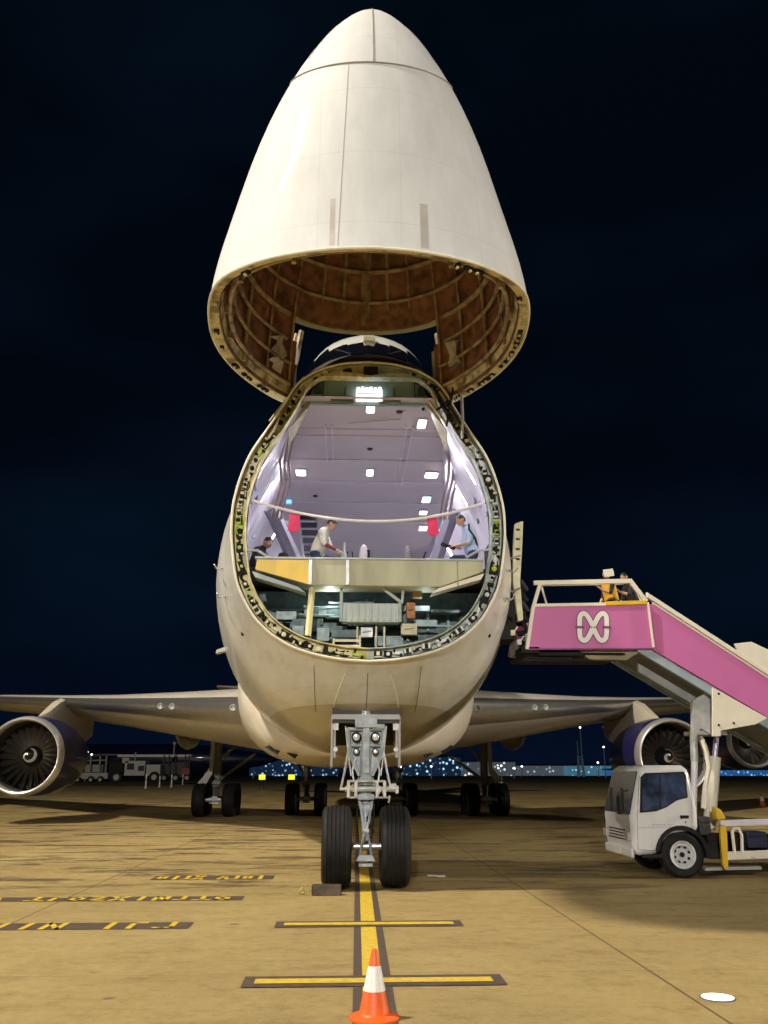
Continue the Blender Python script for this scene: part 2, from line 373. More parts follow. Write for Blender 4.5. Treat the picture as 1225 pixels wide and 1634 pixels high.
KEYS = [(-1.0, S0), (0, SA), (1.0, S1), (3.0, S3), (6.0, full(2.05)), (10, full(2.0)), (40, full(2.0))]
KEYS = [(y, resample(s, NT)) for y, s in KEYS]
tail = []
for y, k, lift in ((46, .88, .9), (52, .66, 2.1), (58, .38, 3.6), (63, .12, 4.9)):
    b_ = KEYS[6][1].copy(); b_[:, 0] *= k; b_[:, 1] = (b_[:, 1] - 5.6) * k + 5.6 + lift * .75; tail.append((y, b_))
KEYS += tail
KY = np.array([k[0] for k in KEYS]); KP = np.array([k[1] for k in KEYS])
from math import floor
def hull(y):
    """Catmull-Rom through the key sections"""
    y = min(max(y, KY[0]), KY[-1]); i = int(np.searchsorted(KY, y, side='right') - 1); i = min(max(i, 0), len(KY) - 2)
    t = (y - KY[i]) / (KY[i + 1] - KY[i]); h = KY[i + 1] - KY[i]
    def tan(j):
        if j == 0: return (KP[1] - KP[0]) / (KY[1] - KY[0])
        if j == len(KY) - 1: return (KP[-1] - KP[-2]) / (KY[-1] - KY[-2])
        a = (KP[j] - KP[j - 1]) / (KY[j] - KY[j - 1]); b = (KP[j + 1] - KP[j]) / (KY[j + 1] - KY[j])
        return np.where(a * b > 0, 2 * a * b / (a + b + 1e-9 * np.sign(a + b + 1e-12)), 0)
    m0 = tan(i) * h; m1 = tan(i + 1) * h
    return (2 * t**3 - 3 * t**2 + 1) * KP[i] + (t**3 - 2 * t**2 + t) * m0 + (-2 * t**3 + 3 * t**2) * KP[i + 1] + (t**3 - t**2) * m1
def hull_ring(y):
    P = hull(y); return [(x, y, z) for x, z in P] + [(-x, y, z) for x, z in P[-2:0:-1]]
BAY = (.25, 2.3)
ys = sorted(set([-1.0, -.9, -.75, -.6, -.45, -.3, -.15, 0, .12, BAY[0], .4, .6, .8, 1.0, 1.25, 1.5, 1.75, 2, BAY[1], 2.6, 3, 3.5, 4, 5, 6, 7, 8, 10, 14, 20, 27, 34, 40, 43, 46, 49, 52, 55, 58, 61, 63]))
rings = [hull_ring(y) for y in ys]
fm = MB(); fm.grid(rings, 0, closed=True, skip=lambda c: abs(c.x) < .56 and BAY[0] < c.y < BAY[1] and c.z < 3.2)
fm.f.append(tuple(range(len(fm.v) - len(rings[0]), len(fm.v)))); fm.m.append(0)
def skin_paint():
    """white hull, underside shading put into the colour as beige-grey below a set height, with faint panel seams"""
    m = bpy.data.materials.new("hull_paint"); m.use_nodes = True; t = m.node_tree; b = t.nodes['Principled BSDF']; N = t.nodes.new; L = t.links.new
    g = N('ShaderNodeNewGeometry'); sp = N('ShaderNodeSeparateXYZ'); L(g.outputs['Position'], sp.inputs[0])
    n = N('ShaderNodeTexNoise'); n.inputs['Scale'].default_value = 1.3; n.inputs['Detail'].default_value = 6
    mp = N('ShaderNodeMapping'); mp.inputs['Scale'].default_value = (1.4, .5, .7); L(g.outputs['Position'], mp.inputs[0]); L(mp.outputs[0], n.inputs['Vector'])
    r = N('ShaderNodeValToRGB'); r.color_ramp.elements[0].position = .3; r.color_ramp.elements[0].color = (.67, .69, .68, 1); r.color_ramp.elements[1].position = .62; r.color_ramp.elements[1].color = (.72, .74, .735, 1)
    L(n.outputs['Fac'], r.inputs[0])
    def mth(op, a, c=None):
        x = N('ShaderNodeMath'); x.operation = op
        for i, v in enumerate((a, c)):
            if v is None: continue
            if isinstance(v, (int, float)): x.inputs[i].default_value = v
            else: L(v, x.inputs[i])
        return x.outputs[0]
    low = mth('LESS_THAN', sp.outputs['Z'], 2.80)  # underside shading painted in as a darker beige-grey
    mxx = N('ShaderNodeMixRGB'); L(low, mxx.inputs[0]); L(r.outputs[0], mxx.inputs[1]); mxx.inputs[2].default_value = (.50, .46, .38, 1)
    # dirt streaks on the underside
    n2 = N('ShaderNodeTexNoise'); n2.inputs['Scale'].default_value = 2.2; n2.inputs['Detail'].default_value = 7
    mp2 = N('ShaderNodeMapping'); mp2.inputs['Scale'].default_value = (2.5, .6, 2.5); L(g.outputs['Position'], mp2.inputs[0]); L(mp2.outputs[0], n2.inputs['Vector'])
    r2 = N('ShaderNodeValToRGB'); r2.color_ramp.elements[0].position = .33; r2.color_ramp.elements[0].color = (.90, .87, .82, 1); r2.color_ramp.elements[1].position = .5; r2.color_ramp.elements[1].color = (1, 1, 1, 1); L(n2.outputs['Fac'], r2.inputs[0])
    mu = N('ShaderNodeMixRGB'); mu.blend_type = 'MULTIPLY'; mu.inputs[0].default_value = .8; L(mxx.outputs[0], mu.inputs[1]); L(r2.outputs[0], mu.inputs[2])
    L(mu.outputs[0], b.inputs['Base Color']); b.inputs['Roughness'].default_value = .38; b.inputs['Coat Weight'].default_value = .5; b.inputs['Coat Roughness'].default_value = .1
    return m
hullm = skin_paint(); panel_lines(hullm, (('Y', 1.25, .35, .007), ('Z', 1.3, .2, .006)), .10)
fus = fm.build("fuselage", hullm, jet, smooth=True, angle=60)
# panel seams as raised hairlines on the chin
def on_hull(y, x, low=True):
    P = hull(y); h = P[: len(P) // 2] if low else P
    return interp(h[:, 0], h[:, 1], abs(x))
for xs in (-.85, .85, 0):
    mb = MB(); mb.tube([(xs, y, on_hull(y, xs) - .002) for y in np.linspace(-.75, .2 if xs == 0 else .6, 8)], .006, n=5)
    mb.build("panel_seam", mat("seam_line", (.10, .085, .06), .7), jet)
for sd in (-1, 1):
    mb = MB(); mb.tube([(sd * x, y, on_hull(y, x) - .002) for x, y in ((.54, .22), (.50, -.1), (.44, -.4), (.36, -.7))], .008, n=5); mb.build("panel_seam", mat("pale_seam", (.80, .78, .70), .5), jet)
# ---- opening rim: flange between skin and lining
R0 = resample(S0, 97)
def offset(P, d):
    T = np.gradient(P, axis=0); N_ = np.c_[-T[:, 1], T[:, 0]]; N_ /= np.linalg.norm(N_, axis=1)[:, None]
    Q = P + N_ * d; Q[0, 0] = Q[-1, 0] = 0; Q[:, 0] = np.maximum(Q[:, 0], 0); return Q
u97 = np.linspace(0, 1, 97)
dd = np.interp(u97, [0, .2, .5, .7, .8, .87, .92, 1], [.21, .22, .22, .21, .19, .12, .12, .26])[:, None]
I0 = offset(R0, dd); I0[:, 1] = np.minimum(I0[:, 1], 8.215)
O0 = offset(R0, .035)
for side, mm, nm in ((-1, rim_y, 'left'), (1, rim_g, 'right')):
    mb = MB(); F = lambda P, y: [(side * x, y, z) for x, z in P]
    mid = offset(R0, dd * .92)
    mb.grid([F(O0, -1.0), F(O0, -.90), F(mid, -.90), F(mid, -1.0), F(I0, -1.0), F(I0, -.82)])
    mb.build("door_frame", mm, jet, smooth=True, angle=30)
mb = MB()
lip = [(x, -1.02, z) for x, z in R0] + [(-x, -1.02, z) for x, z in R0[-2:0:-1]]
lip.append(lip[0]); mb.tube(lip, .022, n=6, caps=False); mb.build("frame_edge", creamw, jet, smooth=True)
# latches, brackets and cavities round the rim
rr = random.Random(11)
M97 = offset(R0, dd * .5); TG = np.gradient(R0, axis=0)
protos = []
for kind in range(4):
    mb = MB()
    if kind == 0: mb.box((0, -.02, 0), (.10, .05, .085)); mb.box((0, -.05, .01), (.04, .05, .05), 1); mb.tube([(-.05, -.04, -.03), (.05, -.04, -.03)], .012, 1, 6)
    if kind == 1: mb.box((0, -.01, 0), (.13, .03, .10), 1); mb.tube([(0, -.06, 0), (0, 0, 0)], .032, 0, 10)
    if kind == 2: mb.tube([(-.07, -.03, 0), (-.02, -.06, .03), (.05, -.03, .0)], .017, 0, 6); mb.box((.04, -.02, 0), (.05, .05, .10), 0)
    if kind == 3: mb.box((0, -.02, 0), (.16, .04, .05)); mb.box((-.05, -.03, .03), (.03, .05, .05), 1); mb.box((.05, -.03, -.03), (.03, .05, .05), 1)
    protos.append(mb)
cache = {}
for side in (-1, 1):
    for i in range(2, 88, 2):
        x, z = M97[i]; x *= side; t = TG[i]; ang = math.atan2(t[1], t[0] * side)
        k = rr.randrange(4)
        r_ = rr.random()
        ms = (dark, cream) if r_ < .38 else ((cream, cream) if r_ < .6 else (cream, dark) if r_ < .85 else ((lime, dark) if side < 0 or r_ > .96 else (lgrey, dark)))
        if side > 0 and ms[0] is cream: ms = (lgrey, dark)
        if i in (44, 46, 36) : ms = (lime, dark)
        key = (k, ms[0].name, ms[1].name)
        if key not in cache:
            o = protos[k].build("latch", list(ms), jet, bevel=.006); cache[key] = o
        else:
            o = cache[key].copy(); COL.objects.link(o); o.parent = jet
        o.location = (x, -.905, z); o.rotation_euler = (0, -ang + rr.uniform(-.25, .25), 0)
        s_ = rr.uniform(.8, 1.45); o.scale = (s_, 1.2, s_)
# recessed web between the latches, one continuous band each side
for side in (-1, 1):
    rows = []; mi_ = []
    for i in range(3, 93):
        a = offset(R0, dd * (.25 if i % 3 else .34))[i]; b = offset(R0, dd * rr.uniform(.62, .84))[i]
        rows.append([(side * a[0], -.908, a[1]), (side * b[0], -.908, b[1])])
    mb = MB(); mb.grid(rows); mb.m = [rr.choice((0, 0, 1, 1, 2, 2)) for _ in mb.f]
    mb.build("frame_recess", [dark, cream if side < 0 else mat("pale_green_web", (.50, .56, .50), .5, var=.2), rim_y if side < 0 else rim_g], jet, recalc=False)

# ---- hold lining
ZS = np.array([4.72, 5.4, 6.0, 6.6, 7.1, 7.5, 7.92]); I0z = np.interp(ZS, I0[10:80, 1], I0[10:80, 0])
def lining_x(y, z):
    a = np.interp(z, ZS, I0z); b = np.interp(z, ZS, [2.75, 2.86, 2.88, 2.72, 2.48, 2.28, 2.02])
    s_ = min(1, max(0, (y + .82) / 6.5)) ** .8; return lerp(a, b, s_)
yl = np.r_[np.linspace(-.82, 6, 18), 8, 10, 12, 15]
for side in (-1, 1):
    mb = MB(); mb.grid([[(side * lining_x(y, z), y, z) for z in np.linspace(4.72, 7.92, 22)] for y in yl]); mb.build("hold_wall", lining, jet, smooth=True)
mb = MB(); mb.grid([[(k * lining_x(y, 7.92), y, 7.92) for k in np.linspace(-1, 1, 9)] for y in yl]); mb.build("hold_ceiling", lining2, jet, smooth=True)
mb = MB(); mb.prism([(-2.8, 4.7), (2.8, 4.7), (2.9, 6.2), (2.1, 7.95), (-2.1, 7.95), (-2.9, 6.2)], 15, 15.1); mb.build("rear_bulkhead", lining, jet)
mb = MB(); mb.grid([[(k * (lining_x(y, 4.9)), y, 4.90) for k in np.linspace(-1, 1, 5)] for y in yl]); mb.build("hold_floor", mat("hold_floor", (.45, .45, .47), .35, metal=.3, var=.3, scale=5), jet)
# ceiling strips
for py in (686, 697, 735, 770, 803, 832):
    yy = at(590, py, z=7.9).y; mb = MB(); mb.box((0, yy, 7.905), (2 * lining_x(yy, 7.9) - .02, .035 if py != 686 else .02, .03)); mb.build("ceiling_strip", seam, jet)
for px0, x_, y0, y1 in ((0, -.72, .45, 2.4), (0, .80, .45, 3.9)):
    mb = MB(); mb.box((x_ - .06, (y0 + y1) / 2, 7.907), (.03, y1 - y0, .025)); mb.box((x_ + .06, (y0 + y1) / 2, 7.907), (.03, y1 - y0, .025)); mb.build("ceiling_strip", seam, jet)
mb = MB(); mb.tube([(.6, .1, 7.90), (-.35, .35, 7.90)], .012, n=6); mb.tube([(.6, .1, 7.90), (.66, -.3, 7.90)], .01, n=6); mb.build("ceiling_cable", seam, jet)
for px, py in ((637, 658), (590, 717), (503, 792)):
    p = at(px, py, z=7.9); mb = MB(); mb.lathe([(0, 7.885), (.05, 7.89), (.06, 7.915)], 'z', (p.x, p.y, 0), 12); mb.build("ceiling_vent", dark, jet)
# ceiling lamps
def ceil_lamp(px, py, w, d, m, power, color=(.93, .90, 1.0)):
    p = at(px, py, z=7.9); mb = MB(); mb.box((p.x, p.y, 7.90), (w + .05, d + .05, .04), 1); mb.box((p.x, p.y, 7.88), (w, d, .03), 0)
    o = mb.build("ceiling_lamp", [m, seam], jet, bevel=.01)
    if power:
        l = bpy.data.lights.new("hold_lamp", 'AREA'); l.shape = 'RECTANGLE'; l.size = w; l.size_y = d; l.energy = power; l.color = color
        lo = bpy.data.objects.new("hold_lamp", l); COL.objects.link(lo); lo.location = (p.x, p.y, 7.855); lo.parent = jet
for a in ((591, 651, .13, .30, lampw, 42), (673, 675, .14, .36, lampw, 42), (480, 753, .19, .32, lampw, 42), (590, 753, .13, .34, lampw, 42), (688, 757, .26, .28, lampw, 42), (680, 796, .19, .42, lampc, 10), (675, 817, .17, .26, lampw, 20), (675, 842, .19, .34, lampw, 16)):
    ceil_lamp(*a)
for yy, zz in ((9, 7.8), (12.5, 7.8)):
    for xx in (-1, 1): 
        l = bpy.data.lights.new("hold_lamp", 'AREA'); l.size = .5; l.energy = 30; l.color = (.93, .90, 1)
        lo = bpy.data.objects.new("hold_lamp", l); COL.objects.link(lo); lo.location = (xx, yy, zz); lo.parent = jet
def on_wall(px, py):
    side = -1 if px < 588 else 1
    best = None
    for y in np.linspace(-.6, 14.5, 400):
        p = at(px, py, y=y); dlt = abs(abs(p.x) - lining_x(y, min(max(p.z, 4.8), 7.9)))
        if (p.x * side > 0) and (best is None or dlt < best[0]): best = (dlt, y, p)
    y, p = best[1], best[2]
    return Vector((p.x, y, p.z)), side
for (px, py, h) in ((413, 748, .34), (424, 785, .42), (440, 848, .42), (751, 756, .36), (738, 791, .42), (714, 872, .52), (703, 889, .3)):
    p, sd = on_wall(px, py); z0, z1 = p.z - h / 2, p.z + h / 2
    mb = MB(); w = .055 if p.y < 3 else .09
    for g_, mi, off in ((.0, 0, .03), (.025, 1, .018)):
        rows = []
        for z in (z0 - g_, p.z, z1 + g_): rows.append([(sd * (lining_x(p.y + s_ * (w + g_), z) - off), p.y + s_ * (w + g_), z) for s_ in (-1, 1)])
        mb.grid(rows, mi)
    mb.build("wall_lamp", [lampw, seam], jet, recalc=False)
for side in (-1, 1):
    for y in (-.3, .5, 1.4, 2.3, 3.3, 4.4, 5.6, 7):
        mb = MB(); mb.grid([[(side * (lining_x(y + d_, z) - .012), y + d_, z) for z in np.linspace(4.95, 7.88, 16)] for d_ in (-.025, .025)]); mb.build("liner_seam", seam, jet, smooth=True, recalc=False)
# scattered wall fittings
for i in range(26):
    side = rr.choice((-1, 1)); y = rr.uniform(-.3, 5); z = rr.uniform(5.1, 6.9); x = side * (lining_x(y, z) - .02)
    mb = MB(); mb.box((x, y, z), (.04, rr.uniform(.04, .12), rr.uniform(.05, .22))); mb.build("wall_fitting", rr.choice((seam, mat("slate_fitting", (.16, .16, .22), .5), mat("pale_blue_fitting", (.5, .55, .8), .5))), jet)
# curved cable bundles along the ceiling corner, and the raked pillars they run into
cab = mat("cable_bundle", (.30, .22, .22), .5); cab2 = mat("pillar_grey", (.20, .19, .24), .5, var=.2)
for sd, pts in ((-1, [(458, 683, .1), (447, 735, 1.4), (449, 765, 2.2), (440, 800, 2.8), (434, 828, 3.2)]), (1, [(716, 683, .1), (730, 735, 1.4), (729, 765, 2.2), (722, 790, 2.8), (716, 828, 3.2)])):
    for k in range(3):
        mb = MB(); mb.tube([at(px - sd * 7 * k, py, y=y) for px, py, y in pts], .028, n=8); mb.build("cable_bundle", cab, jet, smooth=True)
    q0 = at(434 if sd < 0 else 722, 812, y=3.3); q1 = at(474 if sd < 0 else 692, 905, y=3.6)
    mb = MB(); mb.tube([q0, q1], [.13, .17], n=6); mb.tube([q0 + Vector((.16 * sd, .1, 0)), q1 + Vector((.1 * sd, .1, 0))], .035, n=8); mb.build("pillar", cab2, jet)
# blue lit strip display
p = at(459, 790, y=5.2); mb = MB(); mb.box(p, (.22, .06, .52), 1); mb.box(p + Vector((.03, -.035, 0)), (.13, .02, .44), 0); mb.build("indicator_panel", [lampb, seam], jet, bevel=.01)
# header panel, cushions and bright sign
mb = MB(); mb.prism([(-1.02, 7.86), (1.02, 7.86), (1.0, 8.12), (.80, 8.31), (-.80, 8.31), (-1.0, 8.12)], -.62, -.55)
hd = mb.build("header_panel", teal, jet)
for x_ in (-.42, -.02, .44, .8, -.8):
    mb = MB(); mb.box((x_, -.64, 8.1), (.018, .03, .36 if abs(x_) > .5 else .16)); mb.build("header_bracket", mat("dark_teal", (.05, .10, .10), .5), hd)
for x_ in (-.47, .36):
    mb = MB(); mb.box((x_, -.67, 7.93), (.38, .08, .12)); mb.build("header_pad", mat("grey_green_pad", (.17, .21, .19), .7, var=.2), hd, bevel=.02)
for x_ in (-.9, .92):
    mb = MB(); mb.box((x_, -.645, 8.12), (.13, .05, .14)); mb.tube([(x_, -.69, 8.12), (x_, -.64, 8.12)], .04, n=10); mb.build("header_bracket", mat("dark_teal", (.05, .10, .10), .5), hd)
signw = mat("backlit_sign", (.9, .9, .9), .5, emit=(.95, 1, .98), estr=1.5)
mb = MB(); mb.box((0, -.70, 8.00), (.46, .06, .22)); 
for k in range(6): mb.box((-.19 + k * .075, -.70, 8.135 + .01 * (k % 2)), (.055, .05, .035))
sg = mb.build("lit_sign", signw, jet, bevel=.008)
mb = MB(); mb.box((0, -.735, 8.02), (.42, .006, .012)); mb.box((.02, -.735, 7.96), (.008, .006, .07)); mb.build("sign_line", grey, sg)
mb = MB(); mb.box((.02, -.93, 8.36), (.25, .08, .14)); mb.tube([(.02, -.99, 8.36), (.02, -.9, 8.36)], .04, n=10); mb.build("crown_latch", dark, jet, bevel=.01)
# beige corner gussets either side of the header
for sd in (-1, 1):
    mb = MB(); mb.add([(sd * 1.0, -.6, 8.1), (sd * 1.02, -.6, 7.86), (sd * 1.45, .3, 7.35), (sd * 1.38, -.55, 7.40)], [(0, 1, 2, 3)]); mb.build("corner_gusset", olive, jet, recalc=False)

# ---- deck sill, its braces and the lower bay
mb = MB(); mb.prism([(-1.80, 4.80), (-1.78, 4.98), (1.83, 4.98), (1.84, 4.80), (1.15, 4.55), (-.92, 4.55)], -1.06, -.55)
sl = mb.build("deck_sill", sillm, jet, bevel=.012)
mb = MB(); mb.prism([(-1.80, 4.80), (-1.78, 4.955), (-.97, 4.955), (-.93, 4.56)], -1.075, -1.065); mb.build("sill_panel", silly, sl)
mb = MB(); mb.box((.02, -1.0, 4.99), (3.66, .16, .035)); mb.build("sill_top_rail", mat("pale_teal_rail", (.42, .50, .50), .4, var=.2), sl, bevel=.008)
for x_ in (-.93, -.34, 1.42):
    mb = MB(); mb.box((x_, -1.085, 4.76), (.05 if x_ < 0 else .02, .02, .40)); mb.build("sill_strap", lgrey if x_ < 0 else olive, sl)
for sd in (-1, 1):
    mb = MB(); mb.add([(sd * 1.86, -1.04, 4.78), (sd * 1.80, -1.04, 4.68), (sd * 1.0, -1.04, 4.44), (sd * 1.12, -1.04, 4.53), (sd * 1.86, -.75, 4.78), (sd * 1.80, -.75, 4.68), (sd * 1.0, -.75, 4.44), (sd * 1.12, -.75, 4.53)], [(0, 1, 2, 3), (4, 5, 6, 7), (0, 1, 5, 4), (1, 2, 6, 5), (2, 3, 7, 6), (3, 0, 4, 7)])
    mb.build("sill_flap", mat("pale_flap", (.36, .43, .46), .5) if sd < 0 else creamw, sl)
mb = MB(); mb.tube([at(498, 938, y=-.98), at(491, 1014, y=-.98)], .05, n=4); mb.build("support_post", mat("pale_yellow_post", (.70, .66, .36), .5, var=.15), jet)
bayb = MB(); bayb.prism([(-1.3, 3.5), (1.3, 3.5), (2.1, 4.1), (2.25, 4.7), (-2.25, 4.7), (-2.1, 4.1)], .20, .24); bayb.prism([(-1.05, 3.5), (1.05, 3.5), (1.05, 3.54), (-1.05, 3.54)], -.7, .2); bayb.build("lower_bay", teald, jet)
mb = MB()
for k in range(11):
    x_ = -1.75 + .35 * k; mb.box((x_, .17, 4.12), (.04, .06, .9 - .12 * abs(k - 5)))
for z_ in (3.85, 4.12, 4.38): mb.box((0, .18, z_), (3.3, .035, .03))
mb.build("bay_frames", mat("bay_metal", (.30, .40, .42), .4, var=.4, scale=8), jet)
l = bpy.data.lights.new("bay_fill_light", 'POINT'); l.energy = 5; l.color = (.85, 1, .98); l.shadow_soft_size = .08  # point lights added to brighten the lower bay, no fixture behind them
lo = bpy.data.objects.new("bay_fill_light", l); COL.objects.link(lo); lo.location = (-.62, -.62, 4.40); lo.parent = jet
l = l.copy(); l.energy = 2.5; lo = bpy.data.objects.new("bay_fill_light", l); COL.objects.link(lo); lo.location = (.95, -.62, 4.36); lo.parent = jet
bay = MB(); rb = random.Random(4)
for i in range(46):
    z = rb.uniform(3.65, 4.4); xm = interp([3.5, 3.9, 4.4], [.7, 1.15, 1.5], z); x = rb.uniform(-xm, xm); bay.box((x, rb.uniform(-.45, .1), z), (rb.uniform(.12, .5), .25, rb.uniform(.05, .22)), rb.randrange(2))
for i in range(5):
    z = rb.uniform(3.75, 4.45); xm = interp([3.6, 3.9, 4.4], [.7, 1.1, 1.5], z); x = rb.uniform(-xm, xm - .7); bay.tube([(x, -.5, z), (x + .3, -.48, z - .01), (x + .6, -.45, z)], .018, 1, 6)
bay.build("bay_equipment", [teald, mat("bay_metal", (.30, .40, .42), .4, var=.4, scale=8)], jet)
mb = MB(); 
for x_ in (-1.35, -.75): 
    mb.prism([(x_ - .22, 3.72), (x_ - .18, 4.02), (x_ + .2, 4.02), (x_ + .2, 3.66)], -.2, -.1)
mb.build("bay_cabinet", mat("bay_cabinet", (.16, .24, .25), .45, var=.3), jet, bevel=.02)
c0 = at(545, 992, y=-.85); c1 = at(638, 963, y=-.85)
mb = MB(); mb.box(((c0.x + c1.x) / 2, -.72, (c0.z + c1.z) / 2), (c1.x - c0.x, .25, c1.z - c0.z))
for k in range(9): mb.box((lerp(c0.x, c1.x, (k + .5) / 9), -.86, (c0.z + c1.z) / 2), (.035, .04, (c1.z - c0.z) * .85))
mb.tube([(c0.x - .01, -.86, c0.z), (c0.x - .01, -.86, 4.56)], .028, n=6); mb.tube([(c1.x, -.86, c0.z), (c1.x, -.86, c1.z + .03), at(607, 936, y=-.86)], .03, n=6); mb.tube([(c1.x + .03, -.86, c1.z), (c1.x + .05, -.86, 4.52)], .024, n=6)
mb.build("fluted_heater_box", mat("pale_grey_box", (.50, .58, .57), .45, var=.12), jet, bevel=.005)
mb = MB(); a = at(532, 1022, y=-.85); b = at(574, 1031, y=-.85)
mb.tube([(a.x, -.85, b.z - .05), (a.x, -.85, a.z + .03)], .02, n=6); mb.tube([(a.x, -.85, a.z), (b.x, -.85, a.z)], .022, n=6); mb.tube([(a.x, -.85, b.z), (b.x, -.85, b.z)], .022, n=6); mb.tube([(b.x, -.85, b.z - .05), (b.x, -.85, a.z + .08)], .02, n=6)
for px in (570, 600, 613): p = at(px, 1000, y=-.7); mb.tube([p, (p.x, -.7, 3.6)], .018, n=6)
mb.build("bay_rail", creamw, jet)
ora = mat("orange_unit", (.50, .20, .06), .5, var=.4, scale=9)
for px, py, w, h, m_ in ((655, 975, .14, .26, ora), (665, 945, .16, .2, mat("tan_unit", (.38, .28, .12), .5, var=.4)), (652, 1005, .26, .18, cream), (585, 1010, .2, .16, lgrey)):
    p = at(px, py, y=-.6); mb = MB(); mb.box(p, (w, .15, h)); mb.tube([p + Vector((-w / 3, -.09, 0)), p + Vector((w / 3, -.09, .02))], .015, n=6); mb.build("bay_unit", m_, jet, bevel=.012)
for sd in (-1, 1):  # handrail stubs at the sill ends
    a = at(390 if sd < 0 else 785, 877, y=-.9); mb = MB(); mb.tube([a, a + Vector((-sd * .2, .05, .0)), a + Vector((-sd * .42, .05, -.13))], .022, n=8); mb.tube([a + Vector((0, 0, -.02)), a + Vector((-sd * .05, 0, -.3))], .02, n=8); mb.build("handrail", lgrey, jet, smooth=True)

# ---- cockpit windows (patches proud of the hull)
def hull_pt(y, t, off=.018):
    P = hull(y); u = np.linspace(0, 1, NT); x = np.interp(t, u, P[:, 0]); z = np.interp(t, u, P[:, 1])
    x2 = np.interp(min(t + .01, 1), u, P[:, 0]); z2 = np.interp(min(t + .01, 1), u, P[:, 1]); n = Vector((z2 - z, 0, -(x2 - x)));
    if n.length < 1e-6: n = Vector((0, 0, 1))
    n.normalize(); n = Vector((n.x, -.6, max(n.z, .1))).normalized(); return Vector((x, y, z)) + n * off
for sd in (-1, 1):
    for t0, t1, ya, yb in ((1.0, .9565, -.56, .14), (.956, .9155, -.55, .22), (.915, .8755, -.50, .44), (.875, .835, -.40, .66)):
        rows = []
        for y in np.linspace(ya, yb, 9): rows.append([(sd * hull_pt(y, t).x, hull_pt(y, t).y, hull_pt(y, t).z) for t in np.linspace(t0, t1, 6)])
        mb = MB(); mb.grid(rows); mb.build("cockpit_window", glass, jet, smooth=True)
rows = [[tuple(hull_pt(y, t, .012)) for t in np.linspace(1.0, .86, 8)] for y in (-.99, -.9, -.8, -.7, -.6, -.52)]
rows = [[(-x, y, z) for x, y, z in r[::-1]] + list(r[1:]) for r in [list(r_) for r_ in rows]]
mb = MB(); mb.grid([sorted(r, key=lambda p: p[0]) for r in rows]); mb.build("under_window_panel", mat("under_window_brown", (.055, .042, .028), .7, var=.3), jet, smooth=True, recalc=False)  # dark brown patch over the skin below the windows
mb = MB(); mb.box((.02, .22, 9.57), (.24, .14, .12)); mb.build("wiper_cover", cream, jet, bevel=.02)  # small cream block at the crown, a wiper cover
for sd in (-1, 1):
    mb = MB(); mb.tube([hull_pt(-.55, .96, .03) * 1, hull_pt(.1, .93, .03)], .012, n=6)
    if sd < 0: mb.v = [(-x, y, z) for x, y, z in mb.v]
    mb.build("wiper", dark, jet)

# ---- the lifted nose visor
RIM = [(0, 9.25), (.4, 9.27), (.75, 9.33), (1.28, 9.5), (1.65, 9.7), (2.02, 10.0), (2.2, 10.35), (2.30, 10.8), (2.36, 11.3), (2.37, 11.8), (2.29, 12.3), (2.14, 12.8), (1.95, 13.2), (1.64, 13.75), (1.25, 14.15), (.7, 14.4), (0, 14.48)]
rim = resample([(x, D - 14.54) for x, D in RIM], 49)
yc0 = -2.68; A0, B0 = 2.6, 2.36
ang = np.arctan2((rim[:, 1] - yc0) / A0, rim[:, 0] / B0)
def visor(h, k=1.0, L=5.2, z0=7.9, tipy=-3.8):
    s_ = (1 - min(h, .99999) ** 1.9) ** .71
    w = min(1, h / .45); w = w * w * (3 - 2 * w)
    kk = 1 - math.exp(-h * 3.2); a = lerp(2.6, 2.22, kk); b = lerp(2.32, 2.22, kk)
    cy = yc0 + (tipy - yc0) * h ** 1.3
    X = s_ * k * ((1 - w) * rim[:, 0] / 2.37 + w * np.cos(ang)) * b
    Y = cy + s_ * k * ((1 - w) * (rim[:, 1] - yc0) / 2.6 + w * np.sin(ang)) * a
    Z = z0 + L * h
    X[0] = X[-1] = 0
    return [(x, y, Z) for x, y in zip(X, Y)] + [(-x, y, Z) for x, y in list(zip(X, Y))[-2:0:-1]]
KV = np.interp(np.arange(49), [0, 10, 22, 48], [.972, .966, .932, .93])
NZ = 9.22
hn = (NZ - 7.9) / 5.2
hs = sorted(set([0, .006, .03, .07, .12, .18, hn, .29, .34, .4, .46, .52, .58, .64, .70, .75, .80, .84, .875, .905, .93, .95, .967, .98, .99, .996, .9995]))
notch = lambda c: abs(c.x) < 1.22 and c.z < NZ and c.y > -1.5
vm = MB(); vm.grid([visor(h) for h in hs], 0, closed=True, skip=notch)
vm.f.append(tuple(range(len(vm.v) - 96, len(vm.v)))); vm.m.append(0)
vis = vm.build("nose_visor", white2, jet, smooth=True, angle=50)
vis.location.x = -.075
vis['label'] = "white nose visor tipped straight up above the opening"
# flange and inside
vi = MB()
hi_ = [0.0, .06, .12, .18, hn, .3, .38, .46, .55, .64, .73, .81, .88, .93]
vi.grid([visor(max(h, .0), KV - .006 - .03 * h) for h in hi_], 0, closed=True, skip=notch)
vi.f.append(tuple(range(len(vi.v) - 96, len(vi.v)))); vi.m.append(0)
vi.build("visor_insulation", brown, vis, smooth=True, angle=50, recalc=False)
fl = MB(); o_, i_, i2 = visor(0), visor(0, KV), visor(.035, KV - .018)
zz = lambda r_, dz: [(x, y, z + dz) for x, y, z in r_]
fl.grid([zz(o_, -.004), zz(i_, -.004), i2], 0, closed=True, skip=notch)
fl.build("visor_flange", [mat("visor_flange_primer", (.66, .60, .36), .55, col2=(.20, .17, .09), scale=4.5, bump=.5, lo=.40, hi=.56)], vis, smooth=True, angle=30)
mb = MB(); lp = [p for p in visor(0) if not (abs(p[0]) < 1.22 and p[1] > -1.5)]
lp = [p for p in visor(0)[:49] if not (abs(p[0]) < 1.22 and p[1] > -1.5)]
